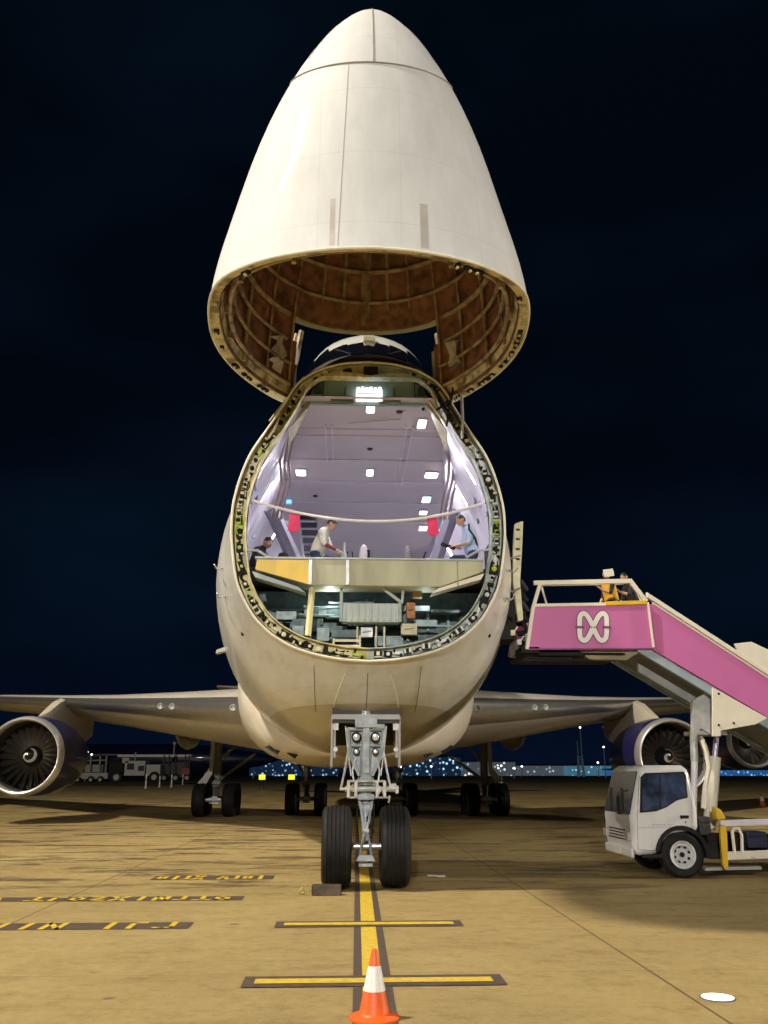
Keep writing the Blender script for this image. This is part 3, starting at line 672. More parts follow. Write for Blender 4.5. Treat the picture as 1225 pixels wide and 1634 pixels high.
mb.tube([(-x, y, z) for x, y, z in lp[::-1]] + lp[1:], .02, n=6); mb.build("visor_edge", creamw, vis, smooth=True)
# ring frames and stringers inside
def arc_back(h, k, cut=False):
    pts = visor(h, k)
    return pts
for h, r_ in ((.035, .035), (.10, .03), (.17, .032), (.245, .045), (.33, .035), (.42, .04), (.52, .035), (.62, .04), (.73, .03), (.84, .03)):
    pts = visor(h, .885)
    mb = MB()
    if 7.9 + 5.2 * h < NZ + .02:
        half = [p for p in pts[:49] if not (abs(p[0]) < 1.25 and p[1] > -1.5)]
        mb.tube([(-x, y, z) for x, y, z in half[::-1]] + half[1:], r_, n=6)
    else:
        mb.tube(pts + [pts[0]], r_, n=6, caps=False)
    mb.build("ring_frame", ribm, vis, smooth=True)
for idx in (7, 13, 19, 24, 29, 34, 38, 42, 45):
    for sd in (-1, 1):
        ps = []
        for h in np.linspace(.01, .9, 16):
            q_ = visor(h, .90)[idx]
            if notch(Vector(q_)): continue
            ps.append((sd * q_[0], q_[1], q_[2]))
        mb = MB(); mb.tube(ps, .034 if idx % 2 else .024, n=6); mb.build("stringer", ribm, vis, smooth=True)
mb = MB(); mb.tube([visor(h, .9)[48] for h in np.linspace(hn + .01, .9, 12)], .085, n=4); mb.build("stringer", ribm, vis)
# notch trim with a row of lightening holes
mb = MB(); bk = [p for p in visor(hn, .93)[30:49] if abs(p[0]) < 1.24]; full_ = [(-x, y, z) for x, y, z in bk] [:-1] + bk[::-1]
full_ = sorted(full_, key=lambda p: p[0])
mb.grid([[(x, y, z - .01) for x, y, z in full_], [(x, y - .03, z + .15) for x, y, z in full_]]); mb.build("notch_trim", ribm, vis)
mb = MB()
for k in range(19):
    x = -1.08 + k * .12; yy = interp([p[0] for p in full_], [p[1] for p in full_], x); mb.lathe([(0, yy - .045), (.032, yy - .045), (.036, yy - .02)], 'y', (x, 0, NZ + .06), 10)
mb.build("trim_holes", dark, vis)
# latches on the visor flange
for sd in (-1, 1):
    for i in [k for k in range(7, 42) if rr.random() < (.30 if sd < 0 else .62)]:
        a = visor(0, .962)[i]; mb = MB(); q_ = Vector((sd * a[0], a[1], a[2] - .02)); d = Vector((sd * (visor(0)[i + 1][0] - visor(0)[i - 1][0]), visor(0)[i + 1][1] - visor(0)[i - 1][1], 0)).normalized()
        an = math.atan2(d.y, d.x); M_ = Matrix.Rotation(an, 3, 'Z')
        w_ = rr.uniform(.05, .15); mb.box(q_, (w_, rr.uniform(.04, .08), .04), 0, M_); mb.box(q_ + M_ @ Vector((rr.uniform(-.04, .04), .01, -.02)), (.03, .04, .05), 1, M_)
        mb.build("visor_latch", [dark, cream], vis)
# crumpled grey-white blankets hanging inside near the tails
for sd in (-1, 1):
    rows = []
    for h in np.linspace(.05, .15, 7):
        row = []
        for k in range(34, 37):
            a = visor(h + .012 * math.sin(k * 5.1 + h * 90), .86 + .025 * math.sin(k * 3 + h * 80))[k]; row.append((sd * a[0] + .05 * math.sin(h * 140 + k), a[1] + .10 * math.sin(h * 75 + sd), a[2]))
        rows.append(row)
    mb = MB(); mb.grid(rows); mb.build("insulation_blanket", mat("pale_blanket", (.48, .44, .36), .6, var=.4, scale=8), vis, smooth=True, recalc=False)
# side wall lining lower sides of the visor (mottled)
# radome joint, seams and scuffs
def vfront(h, fx, off=.004):
    pts = visor(h)[:49]; X = [p[0] for p in pts[:26]]; Y = [p[1] for p in pts[:26]]
    return (fx, np.interp(abs(fx), X, Y) - off, pts[0][2])
seamv = mat("visor_seam", (.30, .27, .23), .6)
hj = .68
hk = lambda k: lerp(.625, .90, .5 - .5 * math.cos(math.pi * k / 48))
half = [visor(hk(k), 1.003)[k] for k in range(49)]
mb = MB(); mb.tube(half + [(-x, y, z) for x, y, z in half[-2::-1]], .013, n=5, caps=False); mb.build("radome_joint", seamv, vis)
mb = MB(); mb.tube([vfront(h, .0) for h in np.linspace(.63, .985, 16)], .010, n=5); mb.build("radome_strip", seamv, vis)
for sd in (-1, 1):
    ps = []
    for h in np.linspace(.74, .90, 8):
        P_ = visor(h, 1.001); ps.append((sd * P_[13][0], P_[13][1], P_[13][2]))
    mb = MB(); mb.tube(ps, .006, n=5); mb.build("radome_strip", seamv, vis)
mb = MB(); mb.tube([vfront(h, -.45 + .17 * h) for h in np.linspace(.01, .625, 20)], .0025, n=5); mb.build("visor_panel_seam", seamv, vis)
wear = mat("scuffed_paint", (.52, .50, .46), .5, var=.2)
for x_, h1, wd in ((-.52, .155, .03), (.64, .15, .05)):
    rows = [[vfront(h, x_ + d_, .003) for d_ in (-wd, wd)] for h in np.linspace(.012, h1, 8)]
    mb = MB(); mb.grid(rows); mb.build("scuff_strip", wear, vis, recalc=False)
# hinge arms and actuators
for sd in (-1, 1):
    mb = MB(); mb.tube([(sd * 1.22, -.55, 9.3), (sd * 1.30, -.62, 8.7), (sd * 1.46, -.75, 7.95)], [.05, .06, .075], n=6); mb.tube([(sd * 1.32, -.45, 9.3), (sd * 1.5, -.55, 8.1)], .03, n=6); mb.build("hinge_arm", ribm, jet)
mb = MB(); mb.tube([at(735, 596, y=-1.12), at(738, 672, y=-1.12)], .026, n=8); mb.tube([at(738, 672, y=-1.12), at(737, 700, y=-1.12)], .018, n=8); mb.build("actuator", lgrey, jet, smooth=True)
mb = MB()
for a in (((728, 590), (712, 680)), ((700, 640), (724, 668)), ((690, 615), (712, 650)), ((712, 640), (745, 690)), ((696, 655), (716, 640))):
    mb.tube([at(*a[0], y=-1.03), at(*a[1], y=-1.05)], .022, n=6)
mb.build("hinge_linkage", dark, jet)
mb = MB()
for a in (((688, 622), (704, 668)), ((700, 625), (722, 655)), ((684, 640), (712, 676)), ((715, 650), (735, 672))):
    mb.tube([at(*a[0], y=-1.0), at(*a[1], y=-1.02)], .025, n=6)
mb.build("hinge_linkage", cream, jet)
mb = MB()
for a in (((455, 640), (430, 672)), ((447, 660), (436, 690)), ((468, 622), (446, 660)), ((440, 680), (428, 700))):
    mb.tube([at(*a[0], y=-1.0), at(*a[1], y=-1.02)], .022, n=6)
mb.build("hinge_linkage", olive, jet)

# ---- probes and small marks on the nose side
for sd in (-1, 1):
    for k, zz_ in enumerate((5.15, 4.65)):
        y = .35; x = np.interp(zz_, hull(y)[:NT // 2 + 8, 1], hull(y)[:NT // 2 + 8, 0]); mb = MB()
        mb.tube([(sd * x, y, zz_), (sd * (x + .09), y, zz_ - .03), (sd * (x + .10), y - .12, zz_ - .03), (sd * (x + .10), y - .32, zz_ - .02)], [.02, .018, .016, .010], n=8)
        mb.build("pitot_probe", steel, jet, smooth=True)
for px, py in ((369, 1007), (799, 1007)):
    sd = -1 if px < 588 else 1; y = .1; z = 3.95; x = np.interp(z, hull(y)[:30, 1], hull(y)[:30, 0]); mb = MB(); mb.lathe([(0, -.012), (.035, -.01), (.04, 0)], 'y', (0, 0, 0), 12)
    o = mb.build("static_port", dark, jet); o.location = (sd * x, y - .02, z); o.rotation_euler = (0, 0, R(38) * sd)
mb = MB(); mb.prism([(-2.9, 4.2), (-3.12, 4.14), (-3.11, 4.22), (-2.9, 4.30)], 4.15, 4.35); mb.build("blade_antenna", grey, jet, bevel=.01)
# ---- open crew door on the port side
mb = MB(); cdp = [at(px, py, y=1.05) for px, py in ((821, 836), (834, 832), (832, 880), (829, 930), (834, 990), (826, 992), (818, 930), (818, 880))]
mb.prism([(p.x, p.z) for p in cdp], 1.0, 1.12); cdoor = mb.build("crew_door", cream, jet, bevel=.012)
for py in (845, 860, 876, 892): p = at(826, py, y=.98); mb = MB(); mb.box(p, (.07, .02, .03)); mb.build("door_step", dark, cdoor)
for py in (888, 940): a = at(812, py, y=1.0); mb = MB(); mb.tube([a, a + Vector((.06, 0, -.05)), a + Vector((.14, -.02, 0)), a + Vector((.22, 0, .02))], .014, n=6); mb.build("door_hinge", steel, cdoor)
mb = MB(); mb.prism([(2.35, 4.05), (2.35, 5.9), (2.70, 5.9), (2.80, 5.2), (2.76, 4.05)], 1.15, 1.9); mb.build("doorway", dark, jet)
for px, py in ((822, 950), (826, 985), (818, 1010), (828, 1025)):
    p = at(px, py, y=1.1); mb = MB(); mb.box(p, (.08, .08, .10)); mb.tube([p, p + Vector((.1, 0, .12))], .015, n=6); mb.build("door_mechanism", rr.choice((lgrey, dark, cream)), jet, bevel=.005)

# ---- nose gear bay, doors, leg and wheels
mb = MB()
x0 = .56; z0 = 2.42; 
mb.add([(-x0, BAY[0], 2.5), (x0, BAY[0], 2.5), (x0, BAY[1], 2.2), (-x0, BAY[1], 2.2), (-x0, BAY[0], 4.0), (x0, BAY[0], 4.0), (x0, BAY[1], 4.0), (-x0, BAY[1], 4.0)], [(4, 5, 6, 7), (0, 1, 5, 4), (1, 2, 6, 5), (2, 3, 7, 6), (3, 0, 4, 7)])
mb.build("gear_bay", mat("gear_bay_paint", (.06, .06, .055), .6, var=.4), jet)
gear = empty("nose_gear", (0, 0, 0), jet)
for sd in (-1, 1):
    p0 = at(530 if sd < 0 else 640, 1150, y=.35); xx = sd * .56
    mb = MB(); mb.prism([(.28, 2.62), (.28, 2.30), (.36, 1.80), (.42, 1.78), (1.15, 2.0), (1.25, 2.5)], xx - .02, xx + .02, 'x'); d_ = mb.build("gear_door", grey, jet, bevel=.008)
    mb = MB(); mb.tube([(xx - sd * .04, .30, 2.55), (xx - sd * .05, .33, 1.95)], .022, n=6); mb.box((xx - sd * .06, .3, 2.45), (.09, .06, .12)); mb.tube([(xx - sd * .06, .26, 2.08), (xx - sd * .06, .36, 2.08)], .04, n=10); mb.build("door_link", lgrey, d_)
mb = MB(); mb.box((0, .22, 2.60), (1.12, .03, .08)); mb.build("bay_lintel", grey, jet)
strut = mat("gear_strut", (.42, .48, .53), .4, var=.35, scale=8, coat=.3)
g = MB()
g.tube([(0, .34, 2.75), (0, .20, 1.55)], [.11, .10], n=20); g.tube([(0, .20, 1.60), (0, .02, .68)], [.075, .07], n=20)
g.tube([(0, .215, 1.62), (0, .19, 1.50)], .135, n=20); g.tube([(0, .16, 1.38), (0, .13, 1.22)], .115, n=20)
g.build("gear_strut", strut, gear, smooth=True)
# A-frame plates
g = MB()
for sd in (-1, 1):
    g.tube([(sd * .30, .16, 2.42), (sd * .25, .14, 1.98), (sd * .10, .13, 1.66)], .034, n=6)
g.tube([(-.30, .16, 2.40), (.30, .16, 2.40)], .03, n=8); g.tube([(-.27, .15, 2.14), (.27, .15, 2.14)], .026, n=8)
g.prism([(-.27, 2.38), (.27, 2.38), (.23, 1.98), (.09, 1.68), (-.09, 1.68), (-.23, 1.98)], .22, .25)
g.box((0, .10, 2.12), (.11, .05, .84)); g.box((0, .10, 2.50), (.36, .10, .16)); g.box((.20, .13, 2.44), (.22, .06, .08))
g.build("drag_brace", strut, gear, bevel=.008)
for sd in (-1, 1):
    for z_, r_ in ((2.27, .075), (2.04, .05)):
        g = MB(); g.lathe([(0, .08), (r_ * .6, .085), (r_ * .75, .10), (r_, .11), (r_ * 1.12, .17)], 'y', (sd * .155, 0, z_), 16, mis=[0, 0, 1, 1]); g.build("taxi_light", [mat("lamp_glass", (.75, .78, .80), .1, metal=.4), dark], gear, smooth=True)
g = MB(); g.tube([(-.33, .05, 1.46), (.50, .05, 1.46)], .05, n=12); g.tube([(-.42, .05, 1.46), (-.33, .05, 1.46)], .03, n=10)
g.tube([(-.30, .02, 1.58), (.30, .02, 1.58)], .022, n=8); g.tube([(-.30, .02, 1.33), (.36, .02, 1.33)], .02, n=8)
for x_ in (-.28, -.16, .18, .30): g.box((x_, .03, 1.46), (.05, .14, .26))
g.tube([(.20, -.03, 1.46), (.20, .05, 1.46)], .055, n=12); g.tube([(.30, -.03, 1.46), (.30, .05, 1.46)], .045, n=12); g.box((.43, .04, 1.50), (.12, .10, .09)); g.box((.50, .04, 1.45), (.05, .07, .12)); g.tube([(.38, .0, 1.36), (.36, 0, 1.25)], .02, n=6)
g.build("steering_actuator", mat("actuator_grey", (.56, .56, .53), .4, metal=.3, var=.35, scale=10), gear, bevel=.005)
g = MB()
for sd in (-1, 1):
    g.tube([(sd * .10, .02, 1.30), (sd * .05, -.14, 1.0), (0, -.20, .82)], .024, n=6)
    g.tube([(sd * .02, -.20, .82), (sd * .07, -.14, .62), (sd * .09, -.06, .46)], .024, n=6)
g.tube([(-.05, -.20, .84), (.05, -.20, .84)], .035, n=10); g.box((0, -.08, .44), (.30, .12, .09), taper=.7); g.box((0, -.10, .34), (.22, .07, .05)); g.box((0, -.05, 1.34), (.26, .1, .08))
g.build("torque_link", strut, gear, bevel=.005)
g = MB()
for k in range(10): g.tube([(.06 + .05 * math.sin(k), .02, 1.28 - k * .06), (.08 + .05 * math.sin(k + 1), -.02, 1.24 - k * .06)], .016, n=6)
g.tube([(.11, .05, 1.5), (.13, -.02, 1.1), (.10, .0, .72), (.06, .0, .5)], .014, n=6); g.tube([(-.12, .05, 1.5), (-.14, 0, 1.0), (-.10, 0, .6)], .012, n=6)
g.build("hydraulic_lines", dark, gear)
g = MB()
for sd in (-1, 1):
    g.tube([(sd * .17, .10, 1.95), (sd * .22, .03, 1.75), (sd * .20, 0, 1.60), (sd * .13, .0, 1.52)], .015, n=6); g.tube([(sd * .34, .25, 2.45), (sd * .30, .12, 2.1), (sd * .24, .06, 1.66)], .012, n=6); g.tube([(sd * .40, .04, 1.46), (sd * .34, .12, 1.75), (sd * .28, .2, 2.1)], .02, n=6)
g.build("hydraulic_lines", lgrey, gear)
g = MB()
for k in range(9): a_ = k * .7; g.box((.23 + .05 * math.cos(a_ * 3), .0, 1.40 + .02 * (k % 5)), (.035, .05, .03)); g.box((-.24 + .05 * math.cos(a_ * 2), .0, 1.52 - .02 * (k % 5)), (.03, .05, .03))
g.build("gear_fittings", cream, gear)
g = MB(); g.box((-.02, -.13, .335), (.07, .03, .035)); g.box((.06, -.13, .335), (.04, .03, .03)); g.build("tow_lamp", mat("lamp_glass", (.75, .78, .80), .1, metal=.4), gear)
g = MB(); g.tube([(-.42, 0, .60), (.42, 0, .60)], .055, n=14); g.build("axle", steel, gear)
def wheel_mesh(r=.61, w=.44, n=56):
    hw = w / 2; P = [(.25, -hw * .72), (.30, -hw * .85), (r - .20, -hw * .98), (r - .10, -hw), (r - .035, -hw * .86), (r - .008, -hw * .62)]
    gr = []
    for gx in (-.56, -.28, 0, .28, .56):
        c = gx * hw; gr += [(r, c - .022), (r - .02, c - .014), (r - .02, c + .014), (r, c + .022)]
    P += gr + [(a, -b) for a, b in P[::-1]]
    return P
def add_wheel(parent, loc, r=.61, w=.44):
    m = MB(); m.lathe(wheel_mesh(r, w), 'x', (0, 0, 0), 48); o = m.build("wheel", black, parent, smooth=True, angle=25); o.location = loc
    m = MB()
    for sd in (-1, 1):
        hw = w / 2 * .78; m.lathe([(0, sd * hw * .4), (.10, sd * hw * .45), (.13, sd * hw * .9), (.17, sd * hw * .5), (.24, sd * hw * .75), (.27, sd * hw)], 'x', (0, 0, 0), 28)
    o2 = m.build("rim", lgrey, o, smooth=True, angle=30); return o
for sd in (-1, 1): add_wheel(gear, (sd * .455, 0, .61), .61, .46)

# ---- wings
WST = [(1.5, 10.0, 16.5, 3.55, .125), (3.1, 11.6, 15.2, 3.62, .125), (6, 14.8, 12.9, 3.88, .115), (9, 18.2, 10.8, 4.18, .10), (11.6, 21.3, 9.0, 4.47, .095), (16, 26.8, 7.6, 4.98, .09), (20.1, 32.2, 6.4, 5.42, .09), (26, 39.5, 4.9, 6.1, .085), (31, 45.5, 3.7, 6.7, .08)]
def airfoil(n=13):
    c = [.5 * (1 - math.cos(math.pi * i / n)) for i in range(n + 1)]
    th = lambda x: 5 * (.2969 * math.sqrt(x) - .126 * x - .3516 * x**2 + .2843 * x**3 - .1036 * x**4)
    up = [(x, th(x) * .9) for x in c]; lo = [(x, -th(x) * 1.1) for x in c[::-1]][1:-1]
    return up + lo
af = airfoil()
def wing_z(ax): return np.interp(ax, [w[0] for w in WST], [w[3] for w in WST])
for sd in (-1, 1):
    rows = []
    for x, yle, ch, z, t in WST: rows.append([(sd * x, yle + a * ch, z - .03 * a * ch + b * t * ch) for a, b in af])
    mb = MB(); mb.grid(rows, 0, closed=True); mb.f.append(tuple(range(len(mb.v) - len(af), len(mb.v)))); mb.m.append(0)
    wg = mb.build("wing", wingm, jet, smooth=True, angle=50)
    # leading edge: metal flap band with small round drains
    rows = []
    for x, yle, ch, z, t in WST[1:]:
        rows.append([(sd * x, yle + a * ch - .03 * (1 - i_ / 8), z - .03 * a * ch + b * t * ch * 1.03) for i_, (a, b) in enumerate([(.03, -.29 * .97), (.012, -.19), (.002, -.09), (0, 0), (.002, .06), (.012, .13)])])
    mb = MB(); mb.grid(rows); le = mb.build("leading_edge", lead, wg, smooth=True)
    for xx in (3.7, 6.0, 6.5):
        yle = np.interp(xx, [w[0] for w in WST], [w[1] for w in WST]); zz_ = wing_z(xx); mb = MB(); mb.lathe([(.05, -.03), (.09, -.05), (.11, 0)], 'y', (0, 0, 0), 16); mb.lathe([(0, -.02), (.05, -.02)], 'y', (0, 0, 0), 16)
        o = mb.build("duct_cap", grey, wg, smooth=True); o.location = (sd * xx, yle - .03, zz_ - .10)
    # canoe fairings under the flaps
    for xx in (7.2, 14.2):
        yle = np.interp(xx, [w[0] for w in WST], [w[1] for w in WST]); ch = np.interp(xx, [w[0] for w in WST], [w[2] for w in WST]); zz_ = wing_z(xx) - .55
        prof = [(0.01, 0), (.22, .5), (.36, 1.4), (.42, 2.6), (.34, 4.2), (.16, 5.4), (.01, 6.2)]
        mb = MB(); mb.lathe(prof, 'y', (0, 0, 0), 16); o = mb.build("flap_fairing", wingm, wg, smooth=True); o.location = (sd * xx, yle + ch * .52, zz_ - .10); o.scale = (.8, 1, 1.7)
    # engines
    for (ex, ey, ez, lexy) in ((11.6, 17.4, 2.27, 21.3), (21.0, 31.0, 3.26, 33.3)):
        en = empty("engine", (sd * ex, ey, ez), jet)
        m = MB(); m.lathe([(1.24, .02), (1.30, .16), (1.37, .6), (1.42, 1.4), (1.40, 2.4), (1.22, 3.8), (1.02, 4.6), (1.0, 4.6), (.75, 4.7), (.55, 5.6), (.30, 6.3), (0.01, 6.6)], 'y', (0, 0, 0), 56, mis=[0] * 7 + [1] * 4)
        nac = m.build("nacelle", [blue, steel], en, smooth=True, angle=35)
        m = MB(); m.lathe([(1.20, .40), (1.19, .24), (1.20, .10), (1.225, .02), (1.26, .0), (1.30, .04), (1.335, .14), (1.368, .34), (1.372, .36)], 'y', (0, 0, 0), 64); m.build("inlet_lip", chrome, en, smooth=True)
        m = MB(); m.lathe([(1.20, .38), (1.19, .9), (1.19, 1.25)], 'y', (0, 0, 0), 48); m.lathe([(0, 1.42), (1.19, 1.42)], 'y', (0, 0, 0), 48); m.build("inlet_duct", mat("duct_liner", (.05, .045, .04), .5, var=.3), en, smooth=True, recalc=False)
        m = MB()
        for k in range(24):
            an = k * 2 * math.pi / 24; rows = []
            for r_ in (.28, .55, .85, 1.17):
                tw = lerp(.25, .95, (r_ - .28) / .9); w_ = .085 + .05 * (r_ / 1.17)
                row = []
                for s_ in (-1, 1):
                    a_ = an + s_ * w_ * math.cos(tw) / r_ * 1.0; row.append((r_ * math.cos(a_), 1.15 + s_ * .12 * math.sin(tw) * -1, r_ * math.sin(a_)))
                rows.append(row)
            m.grid(rows)
        m.build("fan", mat("fan_titanium", (.10, .085, .07), .42, metal=.6, var=.2), en, smooth=True, recalc=False)
        m = MB(); cone = [(0.005, .50), (.08, .55), (.18, .68), (.28, .88), (.37, 1.15)]; m.lathe(cone, 'y', (0, 0, 0), 28)
        sp_ = m.build("spinner", mat("spinner_black", (.008, .008, .008), .6), en, smooth=True)
        m = MB(); rows = []
        for k in range(30):
            a_ = k / 29 * R(400) + 1.0; rc = .05 + .22 * (k / 29) ** .9; wd = .075 * math.sin(math.pi * min(1, (k + 3) / 32)) ** .5 + .008
            row = []
            for s_ in (-1, 1):
                rr_ = max(.004, rc + s_ * wd * .5); yy = np.interp(rr_, [c_[0] for c_ in cone], [c_[1] for c_ in cone]) - .02; row.append((rr_ * math.cos(a_), yy, rr_ * math.sin(a_)))
            rows.append(row)
        m.grid(rows); m.build("spiral_mark", mat("spiral_white", (.82, .81, .76), .5), sp_, recalc=False)
        # pylon
        zt = wing_z(ex) - ez; dl = lexy - ey
        m = MB(); secs = []
        for (yy, zb, ztp, hw_) in ((1.3, 1.36, 1.42, .04), (2.0, 1.25, 1.62, .2), (3.2, 1.0, zt - .12 if zt > 1.9 else 1.9, .27), (dl + .3, .7, zt + .12, .27), (dl + 2.5, .6, zt - .05, .24), (dl + 4.6, 1.0, zt - .3, .03)):
            secs.append([(-hw_, yy, zb), (-hw_ * 1.1, yy, (zb + ztp) / 2), (-hw_ * .6, yy, ztp), (hw_ * .6, yy, ztp), (hw_ * 1.1, yy, (zb + ztp) / 2), (hw_, yy, zb)])
        m.grid(secs, 0, closed=True); m.build("pylon", mat("pylon_beige", (.62, .57, .47), .4, coat=.3, var=.1), en, smooth=True, angle=45)
# ---- belly fairing with triangular air inlets
fr = []
for y, hw, zb, zt in ((6.5, .6, 2.06, 2.2), (8, 2.4, 1.98, 2.9), (9.5, 3.1, 1.92, 3.7), (11.5, 3.5, 1.88, 4.3), (14, 3.75, 1.86, 4.5), (20, 3.8, 1.86, 4.5), (27, 3.6, 1.9, 4.3), (32, 2.6, 2.0, 3.4), (35, .8, 2.1, 2.4)):
    row = []
    for k in range(25):
        a = math.pi * k / 24; cx = math.cos(a); sz = math.sin(a); row.append((hw * (abs(cx) ** .62) * (1 if cx > 0 else -1), y, zt - (zt - zb) * sz ** .75))
    row = [(hw * .5, y, zt + .35), (hw * .8, y, zt + .3), (hw * .95, y, zt + .16)] + row + [(-hw * .95, y, zt + .16), (-hw * .8, y, zt + .3), (-hw * .5, y, zt + .35)]
    fr.append(row)
mb = MB(); mb.grid(fr); bf = mb.build("belly_fairing", belly, jet, smooth=True, angle=60)
def tri(mb, pts, y): mb.add([(x, y + d, z) for x, z, d in pts], [(0, 1, 2)])
for sd in (-1, 1):
    for (px, py, s_) in ((441, 1192, 13), (470, 1202, 9)):
        px = px if sd < 0 else 1149 - px
        # find the fairing front surface along this line of sight
        hit = None
        for y in np.linspace(6, 20, 500):
            p = at(px, py, y=y)
            ysec = [r_[0][1] for r_ in fr]; hw = np.interp(y, ysec, [max(q_[0] for q_ in r_) for r_ in fr]); zb = np.interp(y, ysec, [min(q_[2] for q_ in r_) for r_ in fr]); zt = np.interp(y, ysec, [max(q_[2] for q_ in r_) for r_ in fr])
            if abs(p.x) < hw and zb < p.z < zt:
                sn = (zt - p.z) / (zt - zb); sn = sn ** (1 / .75); cx = (max(0, 1 - sn * sn)) ** .5
                if abs(p.x) < hw * cx ** .62: hit = p; break
        if hit is None: continue
        k = s_ / 52.0; mb = MB(); mb.add([hit + Vector((-sd * k * 1.1, -.12, .9 * k)), hit + Vector((sd * k * 1.2, -.02, .0)), hit + Vector((sd * -k * .2, -.25, -k * .8)), hit + Vector((0, .5, 0))], [(0, 1, 2), (0, 1, 3), (1, 2, 3), (2, 0, 3)]); mb.build("air_inlet", dark, bf, recalc=False)
# ---- tail
for sd in (-1, 1):
    rows = []
    for x, yl_, ch, z in ((.5, 50, 8, 7.4), (6, 55, 5, 8.0), (11, 59.5, 2.6, 8.6)): rows.append([(sd * x, yl_ + a * ch, z + b * .1 * ch) for a, b in af])
    mb = MB(); mb.grid(rows, 0, closed=True); mb.f.append(tuple(range(len(mb.v) - len(af), len(mb.v)))); mb.m.append(0); mb.build("tailplane", wingm, jet, smooth=True)
rows = []
for z, yl_, ch in ((9.4, 46, 11), (14, 52, 7.5), (19, 58, 4.2)): rows.append([(b * .1 * ch, yl_ + a * ch, z) for a, b in af])
mb = MB(); mb.grid(rows, 0, closed=True); mb.f.append(tuple(range(len(mb.v) - len(af), len(mb.v)))); mb.m.append(0); mb.build("tail_fin", blue, jet, smooth=True)
# ---- main gears
def main_gear(x, y, wing_gear):
    sd = -1 if x < 0 else 1
    e_ = empty("main_gear", (x, y, 0), jet)
    w0 = None
    for dy in (0, 1.45):
        for s_ in (-1, 1):
            if w0 is None: w0 = add_wheel(e_, (s_ * .60, dy, .64), .64, .50)
            else:
                c = copy_tree(w0, e_); c.location = (s_ * .60, dy, .64)
    m = MB(); m.tube([(-.4, 0, .64), (.4, 0, .64)], .07, n=10); m.tube([(-.4, 1.45, .64), (.4, 1.45, .64)], .07, n=10); m.box((0, .72, .66), (.22, 1.5, .24)); m.box((0, -.05, .66), (.5, .12, .10)); m.box((.0, -.12, .52), (.36, .06, .05)); m.build("bogie_beam", lgrey, e_, bevel=.01)
    m = MB(); top = 3.3 if wing_gear else 2.3
    m.tube([(0, .6, .75), (0, .55, 1.6)], .10, n=12); m.tube([(0, .55, 1.5), (0, .5, top)], .16, n=14); m.tube([(.0, .35, 1.45), (.0, .2, 1.1), (0, .45, .85)], .04, n=6); m.build("gear_leg", mat("main_gear_grey", (.20, .22, .24), .45, var=.35, scale=8), e_, smooth=True)
    m = MB()
    if wing_gear:
        m.tube([(0, .45, 1.35), (-sd * 1.55, .4, 2.45)], .065, n=8); m.tube([(0, .45, 2.25), (-sd * .9, .4, 2.85)], .05, n=8); m.tube([(-sd * .7, .45, 2.9), (-sd * .25, .45, 2.2)], .04, n=6)
    else: m.tube([(0, .5, 1.4), (sd * .6, 1.8, 2.3)], .06, n=8)
    m.build("side_brace", mat("main_gear_grey", (.20, .22, .24)), e_, smooth=True)
    m = MB()
    for k in range(7): m.tube([(-.14 + .045 * k, .35, 1.05 + .05 * (k % 3)), (-.12 + .04 * k, .30, 1.4)], .018, n=5)
    m.box((.0, .3, 1.30), (.34, .12, .10)); m.build("gear_fittings", mat("main_gear_grey", (.20, .22, .24)), e_)
    if wing_gear:
        m = MB(); m.prism([(sd * .28, 3.1), (sd * .30, 1.9), (sd * .85, 1.15), (sd * .78, 1.05), (sd * .45, 1.15), (sd * .14, 1.7), (sd * .12, 3.1)], .15, .22); m.build("gear_door", grey, e_, bevel=.01)
for a in ((-5.55, 22.6, True), (5.55, 22.6, True), (-1.9, 23.6, False), (1.9, 23.6, False)): main_gear(*a)

# ================================================================== THINGS IN AND AROUND THE HOLD
# white strap across the opening, with two red tags
pts = []
a, m_, b = at(398, 797, y=-.72), at(598, 832, y=-.8), at(778, 800, y=-.72)
for t in np.linspace(0, 1, 25):
    p = a * (2 * (t - .5) * (t - 1)) + m_ * (4 * t * (1 - t)) + b * (2 * t * (t - .5)); pts.append(p)
mb = MB(); mb.tube(pts, .024, n=8); o = mb.build("barrier_strap", mat("white_strap", (.85, .80, .84), .5), smooth=True)
tag(o, "white strap sagging across the open nose from wall to wall", "strap")
for (px0, px1, py0, py1, lb) in ((462, 479, 820, 847, "red streamer hanging from the strap beside the dark ladder at left"), (680, 697, 826, 853, "red streamer hanging from the strap beside the man in the blue shirt")):
    lean = -3 if px0 < 500 else 3
    c = [at(px0 - lean * 0, py0, y=-.70), at(px1, py0, y=-.70), at(px1 + lean, py1, y=-.68), at((px0 + px1) / 2 + lean, py1 + 2, y=-.70), at(px0 + lean, py1 - 1, y=-.72)]
    mb = MB(); n_ = len(c); mb.add([v for v in c] + [v + Vector((0, .012, 0)) for v in c], [tuple(range(n_)), tuple(range(2 * n_ - 1, n_ - 1, -1))] + [(i, (i + 1) % n_, (i + 1) % n_ + n_, i + n_) for i in range(n_)])
    mb.tube([(c[0] + c[1]) / 2, (c[0] + c[1]) / 2 + Vector((0, -.02, .05))], .008, n=6)
    tag(mb.build("red_streamer", tagred), lb, "streamer", "red streamers on the strap")
